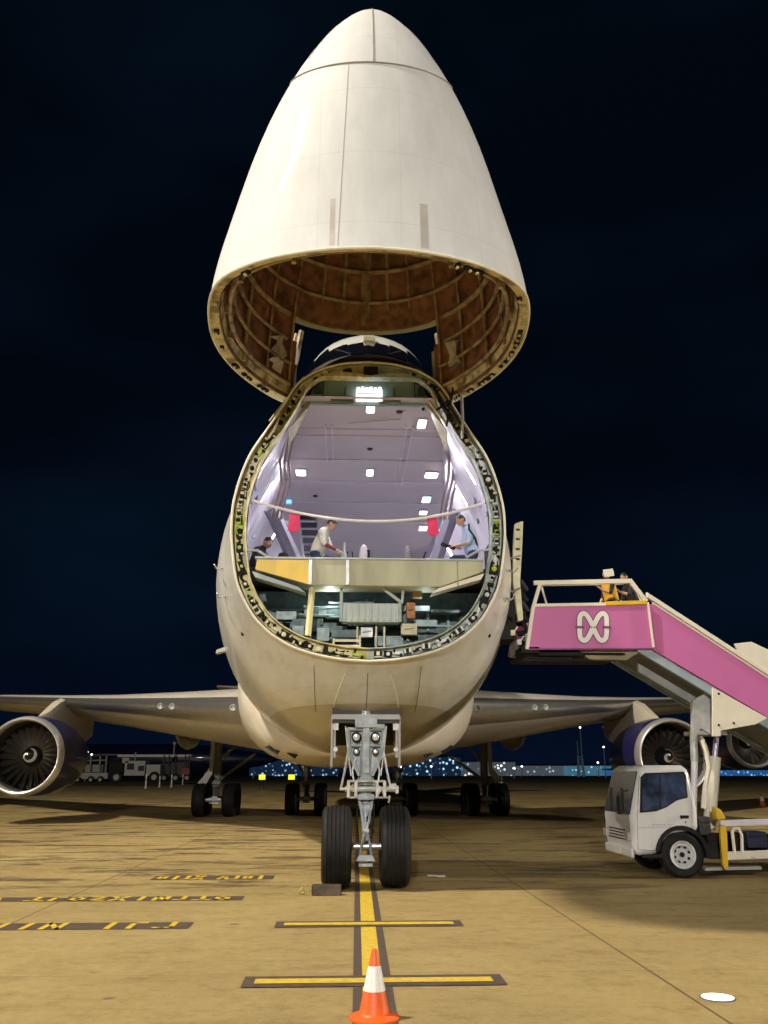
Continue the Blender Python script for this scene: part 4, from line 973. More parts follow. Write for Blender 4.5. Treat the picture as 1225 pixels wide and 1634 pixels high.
# crew ladder in the hold
ld = empty("ladder", at(493, 850, y=6.4), None, "dark-treaded ladder standing behind the man in the cream jacket", "ladder")
base = at(502, 905, y=5.6); top_ = at(490, 818, y=6.6)
for s_ in (-.22, .22):
    mb = MB(); mb.tube([base + Vector((s_, 0, -.3)) - Vector(ld.location), top_ + Vector((s_, 0, 0)) - Vector(ld.location)], .03, n=6); mb.build("side_rail", seam, ld)
for k in range(7):
    p = lerp(base, top_, (k + .3) / 7) - Vector(ld.location); mb = MB(); mb.box(p, (.40, .10, .12)); mb.build("tread", mat("dark_tread", (.03, .03, .06), .5), ld)
# clutter standing on the deck behind the sill
def deck(px, py): return at(px, py, y=-.25)
def clutter(name, px, hpx, label, cat, fn):
    p = at(px, 893, y=-.35); top_ = at(px, hpx, y=-.35); h = top_.z - 4.91; mb = MB(); mats = fn(mb, h); o = mb.build(name, mats, smooth=True, bevel=.004); o.location = (p.x, -.35, 4.905); tag(o, label, cat)
clutter("bottle", 549, 866, "slim grey bottle on the deck before the man in the cream jacket", "bottle", lambda mb, h: (mb.lathe([(0, 0), (.05, 0), (.05, h * .6), (.02, h * .72), (.02, h * .9), (.03, h)], 'z', (0, 0, 0), 14), lgrey)[1])
clutter("canister", 580, 868, "white and black canister standing near the middle of the deck edge", "canister", lambda mb, h: (mb.lathe([(0, 0), (.07, 0), (.075, h * .7), (.05, h * .92), (0, h)], 'z', (0, 0, 0), 16), mb.box((.08, .02, h * .42), (.05, .12, h * .75), 1), [seam, dark])[2])
clutter("toolbox", 558, 880, "low black toolbox with a handle on the deck edge between bottle and canister", "toolbox", lambda mb, h: (mb.box((0, 0, h * .35), (.16, .14, h * .7)), mb.tube([(-.05, 0, h * .6), (-.04, 0, h), (.04, 0, h), (.05, 0, h * .6)], .012, n=6), dark)[2])
clutter("cable_drum", 650, 872, "grey rolled cargo net lying on the deck right of the middle", "cargo net", lambda mb, h: (mb.tube([(-.3, 0, .1), (-.1, .02, .14), (.1, 0, .12), (.28, .03, .1)], [.08, .13, .12, .07], n=12), mb.tube([(0, 0, .1), (.02, 0, h)], [.1, .05], n=10), mat("net_grey", (.30, .28, .33), .7, var=.4, scale=12))[2])
bpy.data.objects["cable_drum"].name = "cargo_net"
clutter("deck_winch", 672, 880, "small black winch on the deck edge right of the grey net", "winch", lambda mb, h: (mb.box((0, 0, .04), (.16, .12, .08)), mb.tube([(-.05, 0, .06), (.08, 0, h)], .015, n=6), dark)[2])
clutter("black_bag", 452, 880, "small black bag on the deck at the foot of the left pillar", "bag", lambda mb, h: (mb.lathe([(0, 0), (.12, .01), (.13, h * .5), (.08, h * .9), (0, h)], 'z', (0, 0, 0), 12), dark)[1])
# ---- people
def person(name, loc, rz, joints, edges, cols, label, head_c, head_dir, hair=True, hat=None, scale=1.0):
    """joints: name -> (pos, radius, material index); one continuous skinned body plus a modelled head"""
    root = empty(name, loc, None, label, "person", rz=rz); root.scale = (scale,) * 3
    names = list(joints); me = bpy.data.meshes.new("tmp"); me.from_pydata([joints[n][0] for n in names], [(names.index(a), names.index(b)) for a, b in edges], [])
    ob = bpy.data.objects.new("tmp", me); COL.objects.link(ob); sk = ob.modifiers.new('skin', 'SKIN'); sk.use_smooth_shade = True
    ss = ob.modifiers.new('sub', 'SUBSURF'); ss.levels = 3; ss.render_levels = 3
    if not me.skin_vertices: me.attributes
    for i, n in enumerate(names):
        r_ = joints[n][1]; r_ = (r_, r_) if isinstance(r_, (int, float)) else r_
        me.skin_vertices[0].data[i].radius = r_; me.skin_vertices[0].data[i].use_root = (n == 'pelvis')
    dg = bpy.context.evaluated_depsgraph_get(); dg.update(); em = bpy.data.meshes.new_from_object(ob.evaluated_get(dg)); bpy.data.objects.remove(ob)
    em.materials.clear()
    for c_ in cols: em.materials.append(c_)
    rad = lambda n_: (joints[n_][1] if isinstance(joints[n_][1], (int, float)) else sum(joints[n_][1]) / 2)
    segs = [(Vector(joints[a][0]), Vector(joints[b][0]), joints[b][2], (rad(a) + rad(b)) / 2) for a, b in edges]
    for p in em.polygons:
        c = p.center; best = min(segs, key=lambda s_: ((c - s_[0]) - (s_[1] - s_[0]) * max(0, min(1, (c - s_[0]).dot(s_[1] - s_[0]) / max(1e-6, (s_[1] - s_[0]).length_squared)))).length / s_[3])
        p.material_index = best[2]; p.use_smooth = True
    # head: shaped ellipsoid with nose, chin, ears
    b = bmesh.new(); b.from_mesh(em)
    ret = bmesh.ops.create_uvsphere(b, u_segments=24, v_segments=16, radius=1.0)
    D = Vector(head_dir).normalized(); side = D.cross(Vector((0, 0, 1))).normalized(); up = side.cross(D)
    B = Matrix((side, D, up)).transposed()
    for v in ret['verts']:
        p = v.co.copy(); q_ = Vector((p.x * .078, p.y * .098, p.z * .118))
        if p.z < -.2: q_.y += .012 * (-p.z); q_.x *= 1 - .25 * (-p.z)
        if p.y > .8 and -.35 < p.z < .15: q_.y += .018 * (1 - abs(p.x) * 3) if abs(p.x) < .33 else 0
        if p.y > .7 and .08 < p.z < .32 and .2 < abs(p.x) < .55: q_.y -= .010
        if abs(p.x) > .93 and abs(p.z) < .3: q_.x *= 1.16
        v.co = B @ q_ + Vector(head_c)
    for f in b.faces:
        if all(v in set(ret['verts']) for v in f.verts): f.material_index = 0; f.smooth = True
    b.to_mesh(em); b.free()
    body = bpy.data.objects.new("body", em); COL.objects.link(body); body.parent = root
    # eyes + mouth
    mb = MB()
    for s_ in (-1, 1): c = Vector(head_c) + B @ Vector((s_ * .030, .088, .012)); mb.lathe([(0, -.006), (.008, 0), (0, .006)], 'y', tuple(c), 8)
    mb.box(Vector(head_c) + B @ Vector((0, .092, -.055)), (.035, .006, .008), 0, B); mb.build("facial_features", mat("dark_features", (.08, .03, .025), .5), root)
    if hair:
        mb = MB(); rows = []
        for i in range(9):
            th = i / 8 * R(105); row = []
            for k in range(20):
                ph = k * 2 * math.pi / 20; lim = th
                fy = math.cos(ph) ; 
                if fy > 0: lim = th * (1 - .45 * fy)
                row.append(Vector(head_c) + B @ Vector((.088 * math.sin(lim) * math.sin(ph), .108 * math.sin(lim) * math.cos(ph), .127 * math.cos(lim))))
            rows.append(row)
        mb.grid(rows, 0, closed=True); mb.build("hair", hairm, root, smooth=True)
    return root
def hand(J, E, pre, wrist, palm, mi, curl=Vector((0, 0, -1)), spread=Vector((1, 0, 0))):
    w = Vector(wrist); d = Vector(palm).normalized(); c = w + d * .07
    J[pre + 'palm'] = (tuple(c), (.036, .020), mi); E.append((pre + 'wr', pre + 'palm'))
    for k, ln in enumerate((.058, .068, .064, .05)):
        o_ = spread * ((k - 1.5) * .020); a = c + d * .035 + o_; b_ = a + d * ln * .6 + curl * ln * .35; J[f'{pre}f{k}'] = (tuple(b_), .0085, mi); E.append((pre + 'palm', f'{pre}f{k}'))
        t_ = b_ + d * ln * .2 + curl * ln * .45; J[f'{pre}g{k}'] = (tuple(t_), .0075, mi); E.append((f'{pre}f{k}', f'{pre}g{k}'))
    t_ = w + d * .045 - spread * .05 + curl * .02; J[pre + 'th'] = (tuple(t_), .010, mi); E.append((pre + 'palm', pre + 'th'))

jacket = mat("cream_jacket", (.70, .68, .58), .7, var=.2, scale=9); redsl = mat("dark_red_sleeve", (.22, .03, .04), .7, var=.2); navy = mat("navy_trousers", (.02, .03, .09), .7, var=.2); sky = mat("pale_blue_shirt", (.42, .55, .74), .6, var=.12, scale=8)
# man bending forward, facing right (local +x is his front)
J = {'pelvis': ((-.12, 0, .46), (.15, .17), 2), 'spine': ((-.06, 0, .66), (.145, .17), 1), 'chest': ((.02, 0, .88), (.14, .19), 1), 'neckb': ((.10, 0, 1.02), .07, 1), 'neck': ((.16, 0, 1.06), .055, 0),
     'lsh': ((.04, -.20, .92), .075, 1), 'lel': ((.10, -.26, .66), .056, 1), 'lwr': ((.32, -.18, .55), .032, 3), 'rsh': ((.04, .20, .92), .075, 1), 'rel': ((.14, .26, .68), .055, 1), 'rwr': ((.36, .14, .56), .032, 1),
     'lhip': ((-.10, -.10, .42), .11, 2), 'lkn': ((.26, -.14, .10), .075, 2), 'lan': ((-.16, -.13, .06), .05, 2), 'lft': ((-.28, -.13, .05), .04, 4), 'rhip': ((-.10, .10, .42), .11, 2), 'rkn': ((.28, .14, .42), .075, 2), 'ran': ((.24, .14, .08), .05, 2), 'rft': ((.42, .14, .04), .04, 4)}
E_ = [('pelvis', 'spine'), ('spine', 'chest'), ('chest', 'neckb'), ('neckb', 'neck'), ('chest', 'lsh'), ('lsh', 'lel'), ('lel', 'lwr'), ('chest', 'rsh'), ('rsh', 'rel'), ('rel', 'rwr'), ('pelvis', 'lhip'), ('lhip', 'lkn'), ('lkn', 'lan'), ('lan', 'lft'), ('pelvis', 'rhip'), ('rhip', 'rkn'), ('rkn', 'ran'), ('ran', 'rft')]
J1 = dict(J); E1 = list(E_); hand(J1, E1, 'l', (.32, -.18, .55), (.8, .1, -.3), 0, spread=Vector((0, 1, 0))); hand(J1, E1, 'r', (.36, .14, .56), (.8, -.1, -.3), 0, spread=Vector((0, -1, 0)))
pp = at(514, 893, y=.1)
person("person", (pp.x - .02, .05, 4.90), R(-12), J1, E1, [skin, jacket, navy, redsl, dark], "man in cream jacket with dark red sleeve bending over the deck edge", (.21, 0, 1.12), (1, 0, -.55), scale=.86)
J5 = dict(J); E5 = list(E_); hand(J5, E5, 'l', (.32, -.18, .55), (.8, .1, -.3), 0, spread=Vector((0, 1, 0))); hand(J5, E5, 'r', (.36, .14, .56), (.8, -.1, -.3), 0, spread=Vector((0, -1, 0)))
blk_ = mat("black_work_clothes", (.014, .014, .018), .7, var=.3)
person("person", (-2.08, 2.0, 4.92), R(-25), {k: (v[0], v[1], 1 if v[2] in (1, 3) else v[2]) for k, v in J5.items()}, E5, [skin, blk_, blk_, blk_, dark], "crouching man in black clothes at the far left end of the deck", (.21, 0, 1.12), (1, -.4, -.3), scale=.98)
# man in blue shirt, facing left, upright torso
J2 = {k: ((-v[0][0] if k not in ('spine', 'chest', 'neckb', 'neck', 'lsh', 'rsh') else v[0][0], v[0][1], v[0][2]), v[1], v[2]) for k, v in J.items()}
J2.update({'pelvis': ((.14, 0, .44), (.15, .17), 2), 'spine': ((.12, 0, .66), (.14, .17), 1), 'chest': ((.06, 0, .88), (.15, .20), 1), 'neckb': ((0, 0, 1.04), .07, 1), 'neck': ((-.03, 0, 1.09), .055, 0), 'lsh': ((.06, -.2, .93), .078, 1), 'rsh': ((.04, .2, .93), .078, 1),
           'lel': ((.02, -.27, .66), .052, 1), 'lwr': ((-.22, -.20, .60), .030, 0), 'rel': ((-.02, .26, .68), .052, 1), 'rwr': ((-.26, .12, .66), .030, 0), 'lhip': ((.12, -.1, .40), .11, 2), 'rhip': ((.12, .1, .40), .11, 2)})
E2 = list(E_); hand(J2, E2, 'l', (-.22, -.20, .60), (-1, .1, -.1), 0, spread=Vector((0, 1, 0))); hand(J2, E2, 'r', (-.26, .12, .66), (-1, 0, .1), 0, spread=Vector((0, -1, 0)))
pp = at(744, 893, y=-.2)
pr = person("person", (pp.x, -.15, 4.90), R(6), J2, E2, [skin, sky, navy, sky, dark], "man in a pale blue shirt and navy trousers at the right end of the deck", (-.09, 0, 1.18), (-1, -.25, -.25), scale=.86)
mb = MB(); mb.tube([(.02, -.235, 1.04), (.00, -.30, .92), (.14, -.26, .74), (.22, -.1, .62)], .020, n=6); mb.build("shoulder_strap", dark, pr, smooth=True)
# tablet/clipboard in his hands: thing of its own
mb = MB(); mb.box((0, 0, 0), (.26, .18, .014), 0, Matrix.Rotation(R(20), 3, 'Y')); mb.box((-.02, 0, .01), (.2, .14, .006), 1, Matrix.Rotation(R(20), 3, 'Y')); o = mb.build("clipboard", [dark, mat("paper", (.7, .7, .72), .6)], bevel=.003); o.location = (pp.x - .31, -.20, 5.44)
tag(o, "dark clipboard held out by the man in the blue shirt", "clipboard")

# ================================================================== STAIRS TRUCK
YN = 1.3  # near side of the stairs
tr = empty("stairs_truck", (5.8, 2.0, 0), None, "white passenger stairs truck with magenta side panels parked against the right side of the aircraft", "stairs truck")
def tb(mb, name, m_, parent=tr, **kw):
    o = mb.build(name, m_, parent, **kw); o.location = Vector((-5.8, -2.0, 0)) if parent is tr else Vector((0, 0, 0)); return o
def PX(pts, y): return [(lambda p: (p.x, p.z))(at(px, py, y=y)) for px, py in pts]
# cab
cabp = PX([(1014, 1366), (1009, 1340), (1006, 1302), (1021, 1226), (1030, 1221), (1088, 1221), (1100, 1228), (1107, 1262), (1114, 1290), (1116, 1327), (1085, 1328), (1068, 1334), (1056, 1348), (1050, 1364)], .95)
mb = MB(); mb.prism(cabp, .95, 2.56); cab_ = tb(mb, "cab", whitep, bevel=.085, smooth=True)
winp = PX([(1024, 1294), (1025, 1242), (1031, 1236), (1088, 1234), (1091, 1240), (1094, 1272), (1078, 1276), (1063, 1286), (1048, 1292)], .945)
mb = MB(); mb.prism(winp, .925, .944); tb(mb, "side_window", truckglass, cab_, bevel=.004)
wf = [(a, b) for a, b in winp]; cx = sum(a for a, b in wf) / len(wf); cz = sum(b for a, b in wf) / len(wf)
mb = MB(); ring = [(cx + (a - cx) * 1.09, cz + (b - cz) * 1.09) for a, b in wf]
mb.prism(ring, .938, .948); tb(mb, "window_seal", dark, cab_)
mb = MB(); p0 = PX([(1053, 1236), (1053, 1290)], .93); mb.tube([(p0[0][0], .92, p0[0][1]), (p0[1][0], .92, p0[1][1])], .012, n=6); tb(mb, "window_divider", dark, cab_)
f0, f1 = cabp[2], cabp[3]
dn = Vector((-(f1[1] - f0[1]), 0, f1[0] - f0[0])).normalized() * -1
if dn.x > 0: dn = -dn
def fpt(t, y, off): return (lerp(f0[0], f1[0], t) + dn.x * off, y, lerp(f0[1], f1[1], t) + dn.z * off)
mb = MB(); a = [fpt(.03, 1.02, .02), fpt(.93, 1.05, .02), fpt(.93, 2.46, .02), fpt(.03, 2.49, .02)]; b = [fpt(.03, 1.02, -.01), fpt(.93, 1.05, -.01), fpt(.93, 2.46, -.01), fpt(.03, 2.49, -.01)]
mb.add(a + b, [(0, 1, 2, 3), (7, 6, 5, 4), (0, 1, 5, 4), (1, 2, 6, 5), (2, 3, 7, 6), (3, 0, 4, 7)]); tb(mb, "windscreen", truckglass, cab_)
mb = MB(); h0 = PX([(1085, 1301), (1099, 1306)], .94); mb.box(((h0[0][0] + h0[1][0]) / 2, .94, (h0[0][1] + h0[1][1]) / 2), (.15, .03, .05)); tb(mb, "door_handle", dark, cab_, bevel=.01)
mb = MB(); dl_ = PX([(1020, 1238), (1017, 1300), (1018, 1355), (1048, 1358), (1054, 1342), (1066, 1330), (1104, 1324), (1104, 1270), (1096, 1230)], .945)
for i in range(len(dl_) - 1): mb.tube([(dl_[i][0], .948, dl_[i][1]), (dl_[i + 1][0], .948, dl_[i + 1][1])], .005, n=4)
tb(mb, "door_seam", mat("seam_grey", (.3, .3, .3), .6), cab_)
mb = MB(); l_ = PX([(1018, 1321), (1110, 1318)], .945); mb.tube([(l_[0][0], .948, l_[0][1]), (l_[1][0], .948, l_[1][1])], .004, n=4); tb(mb, "door_crease", mat("crease_grey", (.55, .55, .55), .5), cab_)
lt = PX([(1045, 1316)], .94)[0]
for k, w_ in enumerate((.035, .02, .035, .02, .03, .0, .03, .02)):
    if w_ : 
        mb = MB(); mb.box((lt[0] - .02 + k * .045, .946, lt[1]), (w_, .004, .022)); tb(mb, "faded_lettering", mat("faded_letters", (.45, .46, .48), .6), cab_)
mb = MB(); bx_ = cabp[1][0]; mb.box((bx_ + .005, 1.76, .40), (.06, 1.56, .16)); tb(mb, "bumper", mat("pale_bumper", (.62, .63, .62), .5), cab_, bevel=.03)
for yy in (1.12, 2.38): mb = MB(); mb.box((bx_ - .03, yy, .66), (.06, .22, .14)); tb(mb, "headlight", mat("headlamp_glass", (.5, .5, .5), .1, metal=.3), cab_, bevel=.02)
mb = MB(); mb.tube([(bx_ + .0, .98, 1.42), (bx_ - .20, .90, 1.38), (bx_ - .20, .90, 1.05)], .014, n=6); mb.box((bx_ - .20, .90, 1.18), (.05, .13, .30)); tb(mb, "wing_mirror", dark, cab_, bevel=.02)
for yy in (1.35, 2.0): mb = MB(); q0 = Vector(fpt(.06, yy, .035)); q1 = Vector(fpt(.55, yy + .32, .035)); mb.tube([q0, q1], .010, n=5); tb(mb, "wiper", dark, cab_)
mb = MB(); mb.box((bx_ - .035, 1.76, .40), (.012, .42, .11)); tb(mb, "number_plate", mat("plate_white", (.7, .7, .66), .5), cab_)
mb = MB()
for k in range(4): mb.box((bx_ - .012, 1.76, .60 + .05 * k), (.02, .9, .018))
tb(mb, "grille", dark, cab_)
mb = MB(); mb.box((cabp[0][0] + .28, .93, .36), (.34, .05, .05)); tb(mb, "door_step", dark, cab_)
mb = MB(); q_ = PX([(1094, 1312)], .945)[0]; mb.lathe([(0, -.006), (.012, -.004), (.014, 0)], 'y', (q_[0], .946, q_[1]), 10); tb(mb, "door_lock", dark, cab_)
# wheels
def truck_wheel(cx, cy, cz, r=.375):
    m = MB(); m.lathe([(.20, -.11), (.23, -.12), (r - .05, -.125), (r - .01, -.10), (r, -.06), (r, .06), (r - .01, .10), (r - .05, .125), (.2, .11)], 'y', (cx, cy, cz), 40); w = tb(m, "wheel", black, tr, smooth=True, angle=30)
    m = MB(); m.lathe([(0, -.07), (.05, -.075), (.06, -.05), (.11, -.045), (.13, -.07), (.155, -.10), (.18, -.085), (.215, -.13), (.225, -.12)], 'y', (cx, cy, cz), 36)
    o = m.build("rim", mat("white_rim", (.66, .67, .68), .35, var=.15, scale=9), w, smooth=True, angle=30)
    m = MB()
    for k in range(8): a_ = k * math.pi / 4; m.lathe([(0, -.088), (.022, -.086), (.026, -.06)], 'y', (cx + .105 * math.cos(a_ + .3) * 1.25, cy, cz + .105 * math.sin(a_ + .3) * 1.25), 8)
    m.lathe([(0, -.10), (.04, -.095), (.045, -.06)], 'y', (cx, cy, cz), 14); m.build("hub", dark, w); return w
wc = at(1090, 1370, y=.95)
truck_wheel(wc.x, 1.06, .375); truck_wheel(wc.x, 2.57, .375); truck_wheel(wc.x + 3.9, 1.06, .375); truck_wheel(wc.x + 3.9, 2.57, .375)
mb = MB(); arc = [(wc.x + .47 * math.cos(a_), .375 + .47 * math.sin(a_)) for a_ in np.linspace(R(-8), R(172), 16)] + [(wc.x + .40 * math.cos(a_), .375 + .40 * math.sin(a_)) for a_ in np.linspace(R(172), R(-8), 16)]
mb.prism(arc, .94, 1.25); tb(mb, "wheel_arch", dark)
# chassis
mb = MB(); mb.box((8.6, 1.35, .50), (6.6, .12, .22)); mb.box((8.6, 2.45, .50), (6.6, .12, .22)); mb.box((7.6, 1.9, .48), (.1, 1.2, .18)); mb.box((5.6, 1.9, .45), (1.4, 1.0, .15)); tb(mb, "chassis", dark, bevel=.01)
def bar(name, pxy0, pxy1, th, y0, y1, m_, **kw):
    a, b = at(*pxy0, y=y0), at(*pxy1, y=y0); d = Vector((b.x - a.x, 0, b.z - a.z)).normalized(); n_ = Vector((-d.z, 0, d.x)) * th / 2
    mb = MB(); mb.prism([(a.x + n_.x, a.z + n_.z), (b.x + n_.x, b.z + n_.z), (b.x - n_.x, b.z - n_.z), (a.x - n_.x, a.z - n_.z)], y0, y1); return tb(mb, name, m_, **kw)
bar("deck_rail", (1150, 1314), (1420, 1306), .10, 1.0, 1.12, mat("lilac_white_paint", (.70, .68, .76), .4), bevel=.008)
sk_ = bar("side_skirt", (1160, 1366), (1420, 1356), .13, .98, 1.06, creamw, bevel=.008)
bar("under_run_bar", (1125, 1387), (1215, 1385), .05, 1.05, 1.2, grey)
fc = bpy.data.curves.new("txt", 'FONT'); fc.body = "P4"; fc.size = .075; fc.extrude = .001
fo = bpy.data.objects.new("tmp_text", fc); COL.objects.link(fo); dg = bpy.context.evaluated_depsgraph_get(); fme = bpy.data.meshes.new_from_object(fo.evaluated_get(dg)); bpy.data.objects.remove(fo)
fme.materials.clear(); fme.materials.append(grey); lo_ = bpy.data.objects.new("lettering", fme); COL.objects.link(lo_); lo_.parent = sk_; q_ = at(1199, 1372, y=.97); lo_.location = (q_.x, .975, q_.z); lo_.rotation_euler = (R(90), 0, 0)
mb = MB(); yp = PX([(1148, 1318), (1156, 1316), (1159, 1330), (1161, 1383), (1156, 1388), (1152, 1380), (1149, 1340)], .93); mb.prism(yp, .90, .98); tb(mb, "outrigger_leg", yellow, bevel=.008)
mb = MB(); yp = PX([(1142, 1288), (1150, 1292), (1158, 1305), (1156, 1308), (1144, 1308)], 1.2); mb.prism(yp, 1.2, 1.4); tb(mb, "yellow_guard", yellow, bevel=.01)
mb = MB(); hp = [at(px, py, y=1.0) for px, py in ((1172, 1362), (1168, 1326), (1172, 1322), (1178, 1322), (1183, 1332), (1184, 1362))]; mb.tube(hp, .028, n=8); tb(mb, "grab_frame", creamw, smooth=True)
for px, py, w_, h_, m_ in ((1208, 1340, .34, .26, mat("navy_tank", (.03, .035, .08), .3)), (1178, 1342, .10, .28, dark), (1140, 1350, .22, .42, dark), (1125, 1318, .2, .3, mat("engine_clutter", (.06, .06, .055), .5, var=.6, scale=14))):
    p = at(px, py, y=1.15); mb = MB(); mb.box((p.x, 1.35, p.z), (w_, .4, h_)); mb.tube([(p.x - w_ * .4, 1.13, p.z + h_ * .2), (p.x + w_ * .4, 1.13, p.z + h_ * .25)], .015, n=6); tb(mb, "chassis_tank", m_, bevel=.015)
# lift columns
def col(pts, r_, y, m_, nm): mb = MB(); mb.tube([at(px, py, y=y) for px, py in pts], r_, n=14); return tb(mb, nm, m_, smooth=True)
col([(1140, 1208), (1131, 1322)], .115, 1.75, creamw, "lift_cylinder"); col([(1144, 1165), (1140, 1212)], .05, 1.75, mat("lilac_rod", (.55, .5, .72), .3, metal=.4), "lift_rod")
col([(1120, 1180), (1127, 1200), (1131, 1225), (1124, 1262), (1122, 1290)], .045, 1.55, creamw, "hydraulic_hose"); col([(1106, 1165), (1108, 1215)], .07, 1.7, lgrey, "lift_rod"); col([(1108, 1213), (1106, 1300)], .06, 1.7, mat("lilac_white_paint", (.70, .68, .76), .4), "lift_cylinder")
mb = MB(); r5 = random.Random(5)
for k in range(16):
    p = at(r5.uniform(1112, 1128), r5.uniform(1190, 1330), y=1.9); mb.tube([p, p + Vector((r5.uniform(-.08, .08), 0, r5.uniform(-.25, .1)))], .016, n=5)
tb(mb, "hydraulic_pipes", mat("engine_clutter", (.06, .06, .055), .5, var=.6, scale=14))
mb = MB(); mb.prism(PX([(1105, 1118), (1137, 1100), (1137, 1174), (1128, 1168), (1118, 1162), (1106, 1184)], 1.5), 1.5, 1.62); tb(mb, "tower_plate", lgrey)
mb = MB(); mb.box((at(1130, 1185, y=1.8).x, 1.9, at(1130, 1170, y=1.8).z), (.55, .7, .08)); tb(mb, "tower_beam", lgrey, bevel=.01)
# platform
pf = empty("platform", (0, 0, 0), tr); pf.location = (-5.8, -2.0, 0)
def pb(mb, nm, m_, par=pf, **kw): return mb.build(nm, m_, par, **kw)
panel = PX([(848, 966), (1042, 964), (1043, 1034), (838, 1036)], YN)
def crossing_tear(): pass
mb = MB(); mb.prism(panel, YN, YN + .05); sp1 = pb(mb, "side_panel", pink, bevel=.006)
panel2 = [(a, b) for a, b in panel]; panel2 = [(a, max(b, 3.97)) for a, b in panel]; mb = MB(); mb.prism(panel2, 3.0, 3.05); pb(mb, "side_panel", pink)
mb = MB(); mb.prism([(2.98, 3.94), (5.42, 3.94), (5.42, 4.18), (2.98, 4.18)], 1.36, 2.99); pb(mb, "platform_floor", grey)
def rail(name, pts, w, y, m_, par=pf):
    mb = MB(); P3 = [at(px, py, y=y) for px, py in pts]
    for a, b in zip(P3[:-1], P3[1:]):
        d = (b - a).normalized(); n_ = Vector((-d.z, 0, d.x)) * w / 2; e2 = d * (w * .35)
        mb.prism([((a - e2 + n_).x, (a - e2 + n_).z), ((b + e2 + n_).x, (b + e2 + n_).z), ((b + e2 - n_).x, (b + e2 - n_).z), ((a - e2 - n_).x, (a - e2 - n_).z)], y - .01, y + .05)
        y += .0015
    return pb(mb, name, m_, par, bevel=.006)
rail("guard_rail", [(854, 930), (1006, 927), (1030, 958)], .085, YN - .01, creamw)
rail("guard_rail", [(862, 930), (850, 972), (841, 1034)], .065, YN - .02, creamw)
rail("guard_rail", [(1034, 962), (1043, 1032)], .035, YN - .025, creamw)
rail("top_edge", [(852, 966), (965, 964)], .06, YN - .015, creamw)
rail("yellow_edge", [(968, 963), (1030, 961)], .075, YN - .018, yellow)
rail("lower_edge", [(840, 1036), (1042, 1035)], .03, YN - .012, mat("purple_edge", (.18, .06, .18), .5))
for yy in (2.95,): rail("guard_rail", [(862, 933), (1000, 931), (1022, 958)], .05, yy, creamw)
mb = MB(); p = at(866, 945, y=2.0); mb.tube([(3.35, 1.45, 5.1), (3.42, 1.45, 4.8), (3.5, 1.5, 4.6)], .02, n=6); pb(mb, "grab_handle", creamw)
# twin-loop emblem on the platform side
def ribbon(par, y, pts, w, m_, nm):
    mb = MB(); P = [Vector((p.x, 0, p.z)) for p in pts]; rows = []
    for i, p in enumerate(P):
        t = (P[min(i + 1, len(P) - 1)] - P[max(i - 1, 0)]).normalized(); n_ = Vector((-t.z, 0, t.x)) * w / 2; rows.append([(p + n_).to_tuple(), (p - n_).to_tuple()])
    rows = [[(a[0], y, a[2]), (b[0], y, b[2])] for a, b in rows]; mb.grid(rows); return mb.build(nm, m_, par, recalc=False)
logo = mat("emblem_white", (.82, .80, .78), .45); logb = mat("emblem_outline", (.20, .07, .17), .5)
def loop(cxp, s_):
    """one tall loop, starting and ending at the crossing"""
    o_ = []
    C = [(946 - 0, 1001), (946 - s_ * 5, 990), (946 - s_ * 11, 981), (946 - s_ * 16, 979), (946 - s_ * 20.5, 983), (946 - s_ * 21.5, 991), (946 - s_ * 21.5, 1001), (946 - s_ * 21.5, 1010), (946 - s_ * 20, 1018), (946 - s_ * 15, 1022), (946 - s_ * 10, 1020), (946 - s_ * 5, 1012), (946, 1001)]
    P = [Vector((a, b, 0)) for a, b in C]
    for i in range(len(P) - 1):
        p0, p1, p2, p3 = P[max(i - 1, 0)], P[i], P[i + 1], P[min(i + 2, len(P) - 1)]
        for k in range(5):
            t = k / 5; o_.append(.5 * ((2 * p1) + (p2 - p0) * t + (2 * p0 - 5 * p1 + 4 * p2 - p3) * t * t + (3 * p1 - p0 - 3 * p2 + p3) * t**3))
    o_.append(P[-1]); return [at(v.x, v.y, y=YN) for v in o_]
for s_ in (-1, 1):
    ribbon(sp1, YN - .006, loop(0, s_), .125, logb, "emblem_outline"); ribbon(sp1, YN - .010 - .001 * s_, loop(0, s_), .090, logo, "emblem")
    q_ = at(946 - s_ * 21.5, 1001, y=YN); mb = MB(); mb.box((q_.x, YN - .014, q_.z), (.17, .004, .045)); mb.build("emblem_gap", logb, sp1)
# platform underside
mb = MB(); mb.box((3.9, 2.1, 3.82), (1.9, 1.4, .07)); mb.box((3.4, 1.5, 3.72), (.9, .2, .08)); mb.tube([(3.0, 1.4, 3.75), (4.2, 1.4, 3.70)], .025, n=6); mb.box((3.05, 1.6, 3.88), (.35, .6, .12)); pb(mb, "underframe", dark, bevel=.01)
mb = MB(); mb.prism(PX([(925, 1038), (1040, 1036), (1012, 1045), (1000, 1053), (940, 1052)], 1.4), 1.4, 1.6); pb(mb, "underframe", mat("underframe_beige", (.34, .30, .20), .5, var=.3))
# black bumper gaiter towards the aircraft
mb = MB()
for k in range(6): mb.tube([(2.86 + .015 * k, 1.5 + .05 * k, 4.0 + .2 * k), (3.05, 1.45, 4.05 + .2 * k), (2.95, 1.45, 4.2 + .2 * k)], .055, n=8)
pb(mb, "bumper_gaiter", mat("black_canvas", (.010, .010, .012), .7, var=.3), smooth=True)
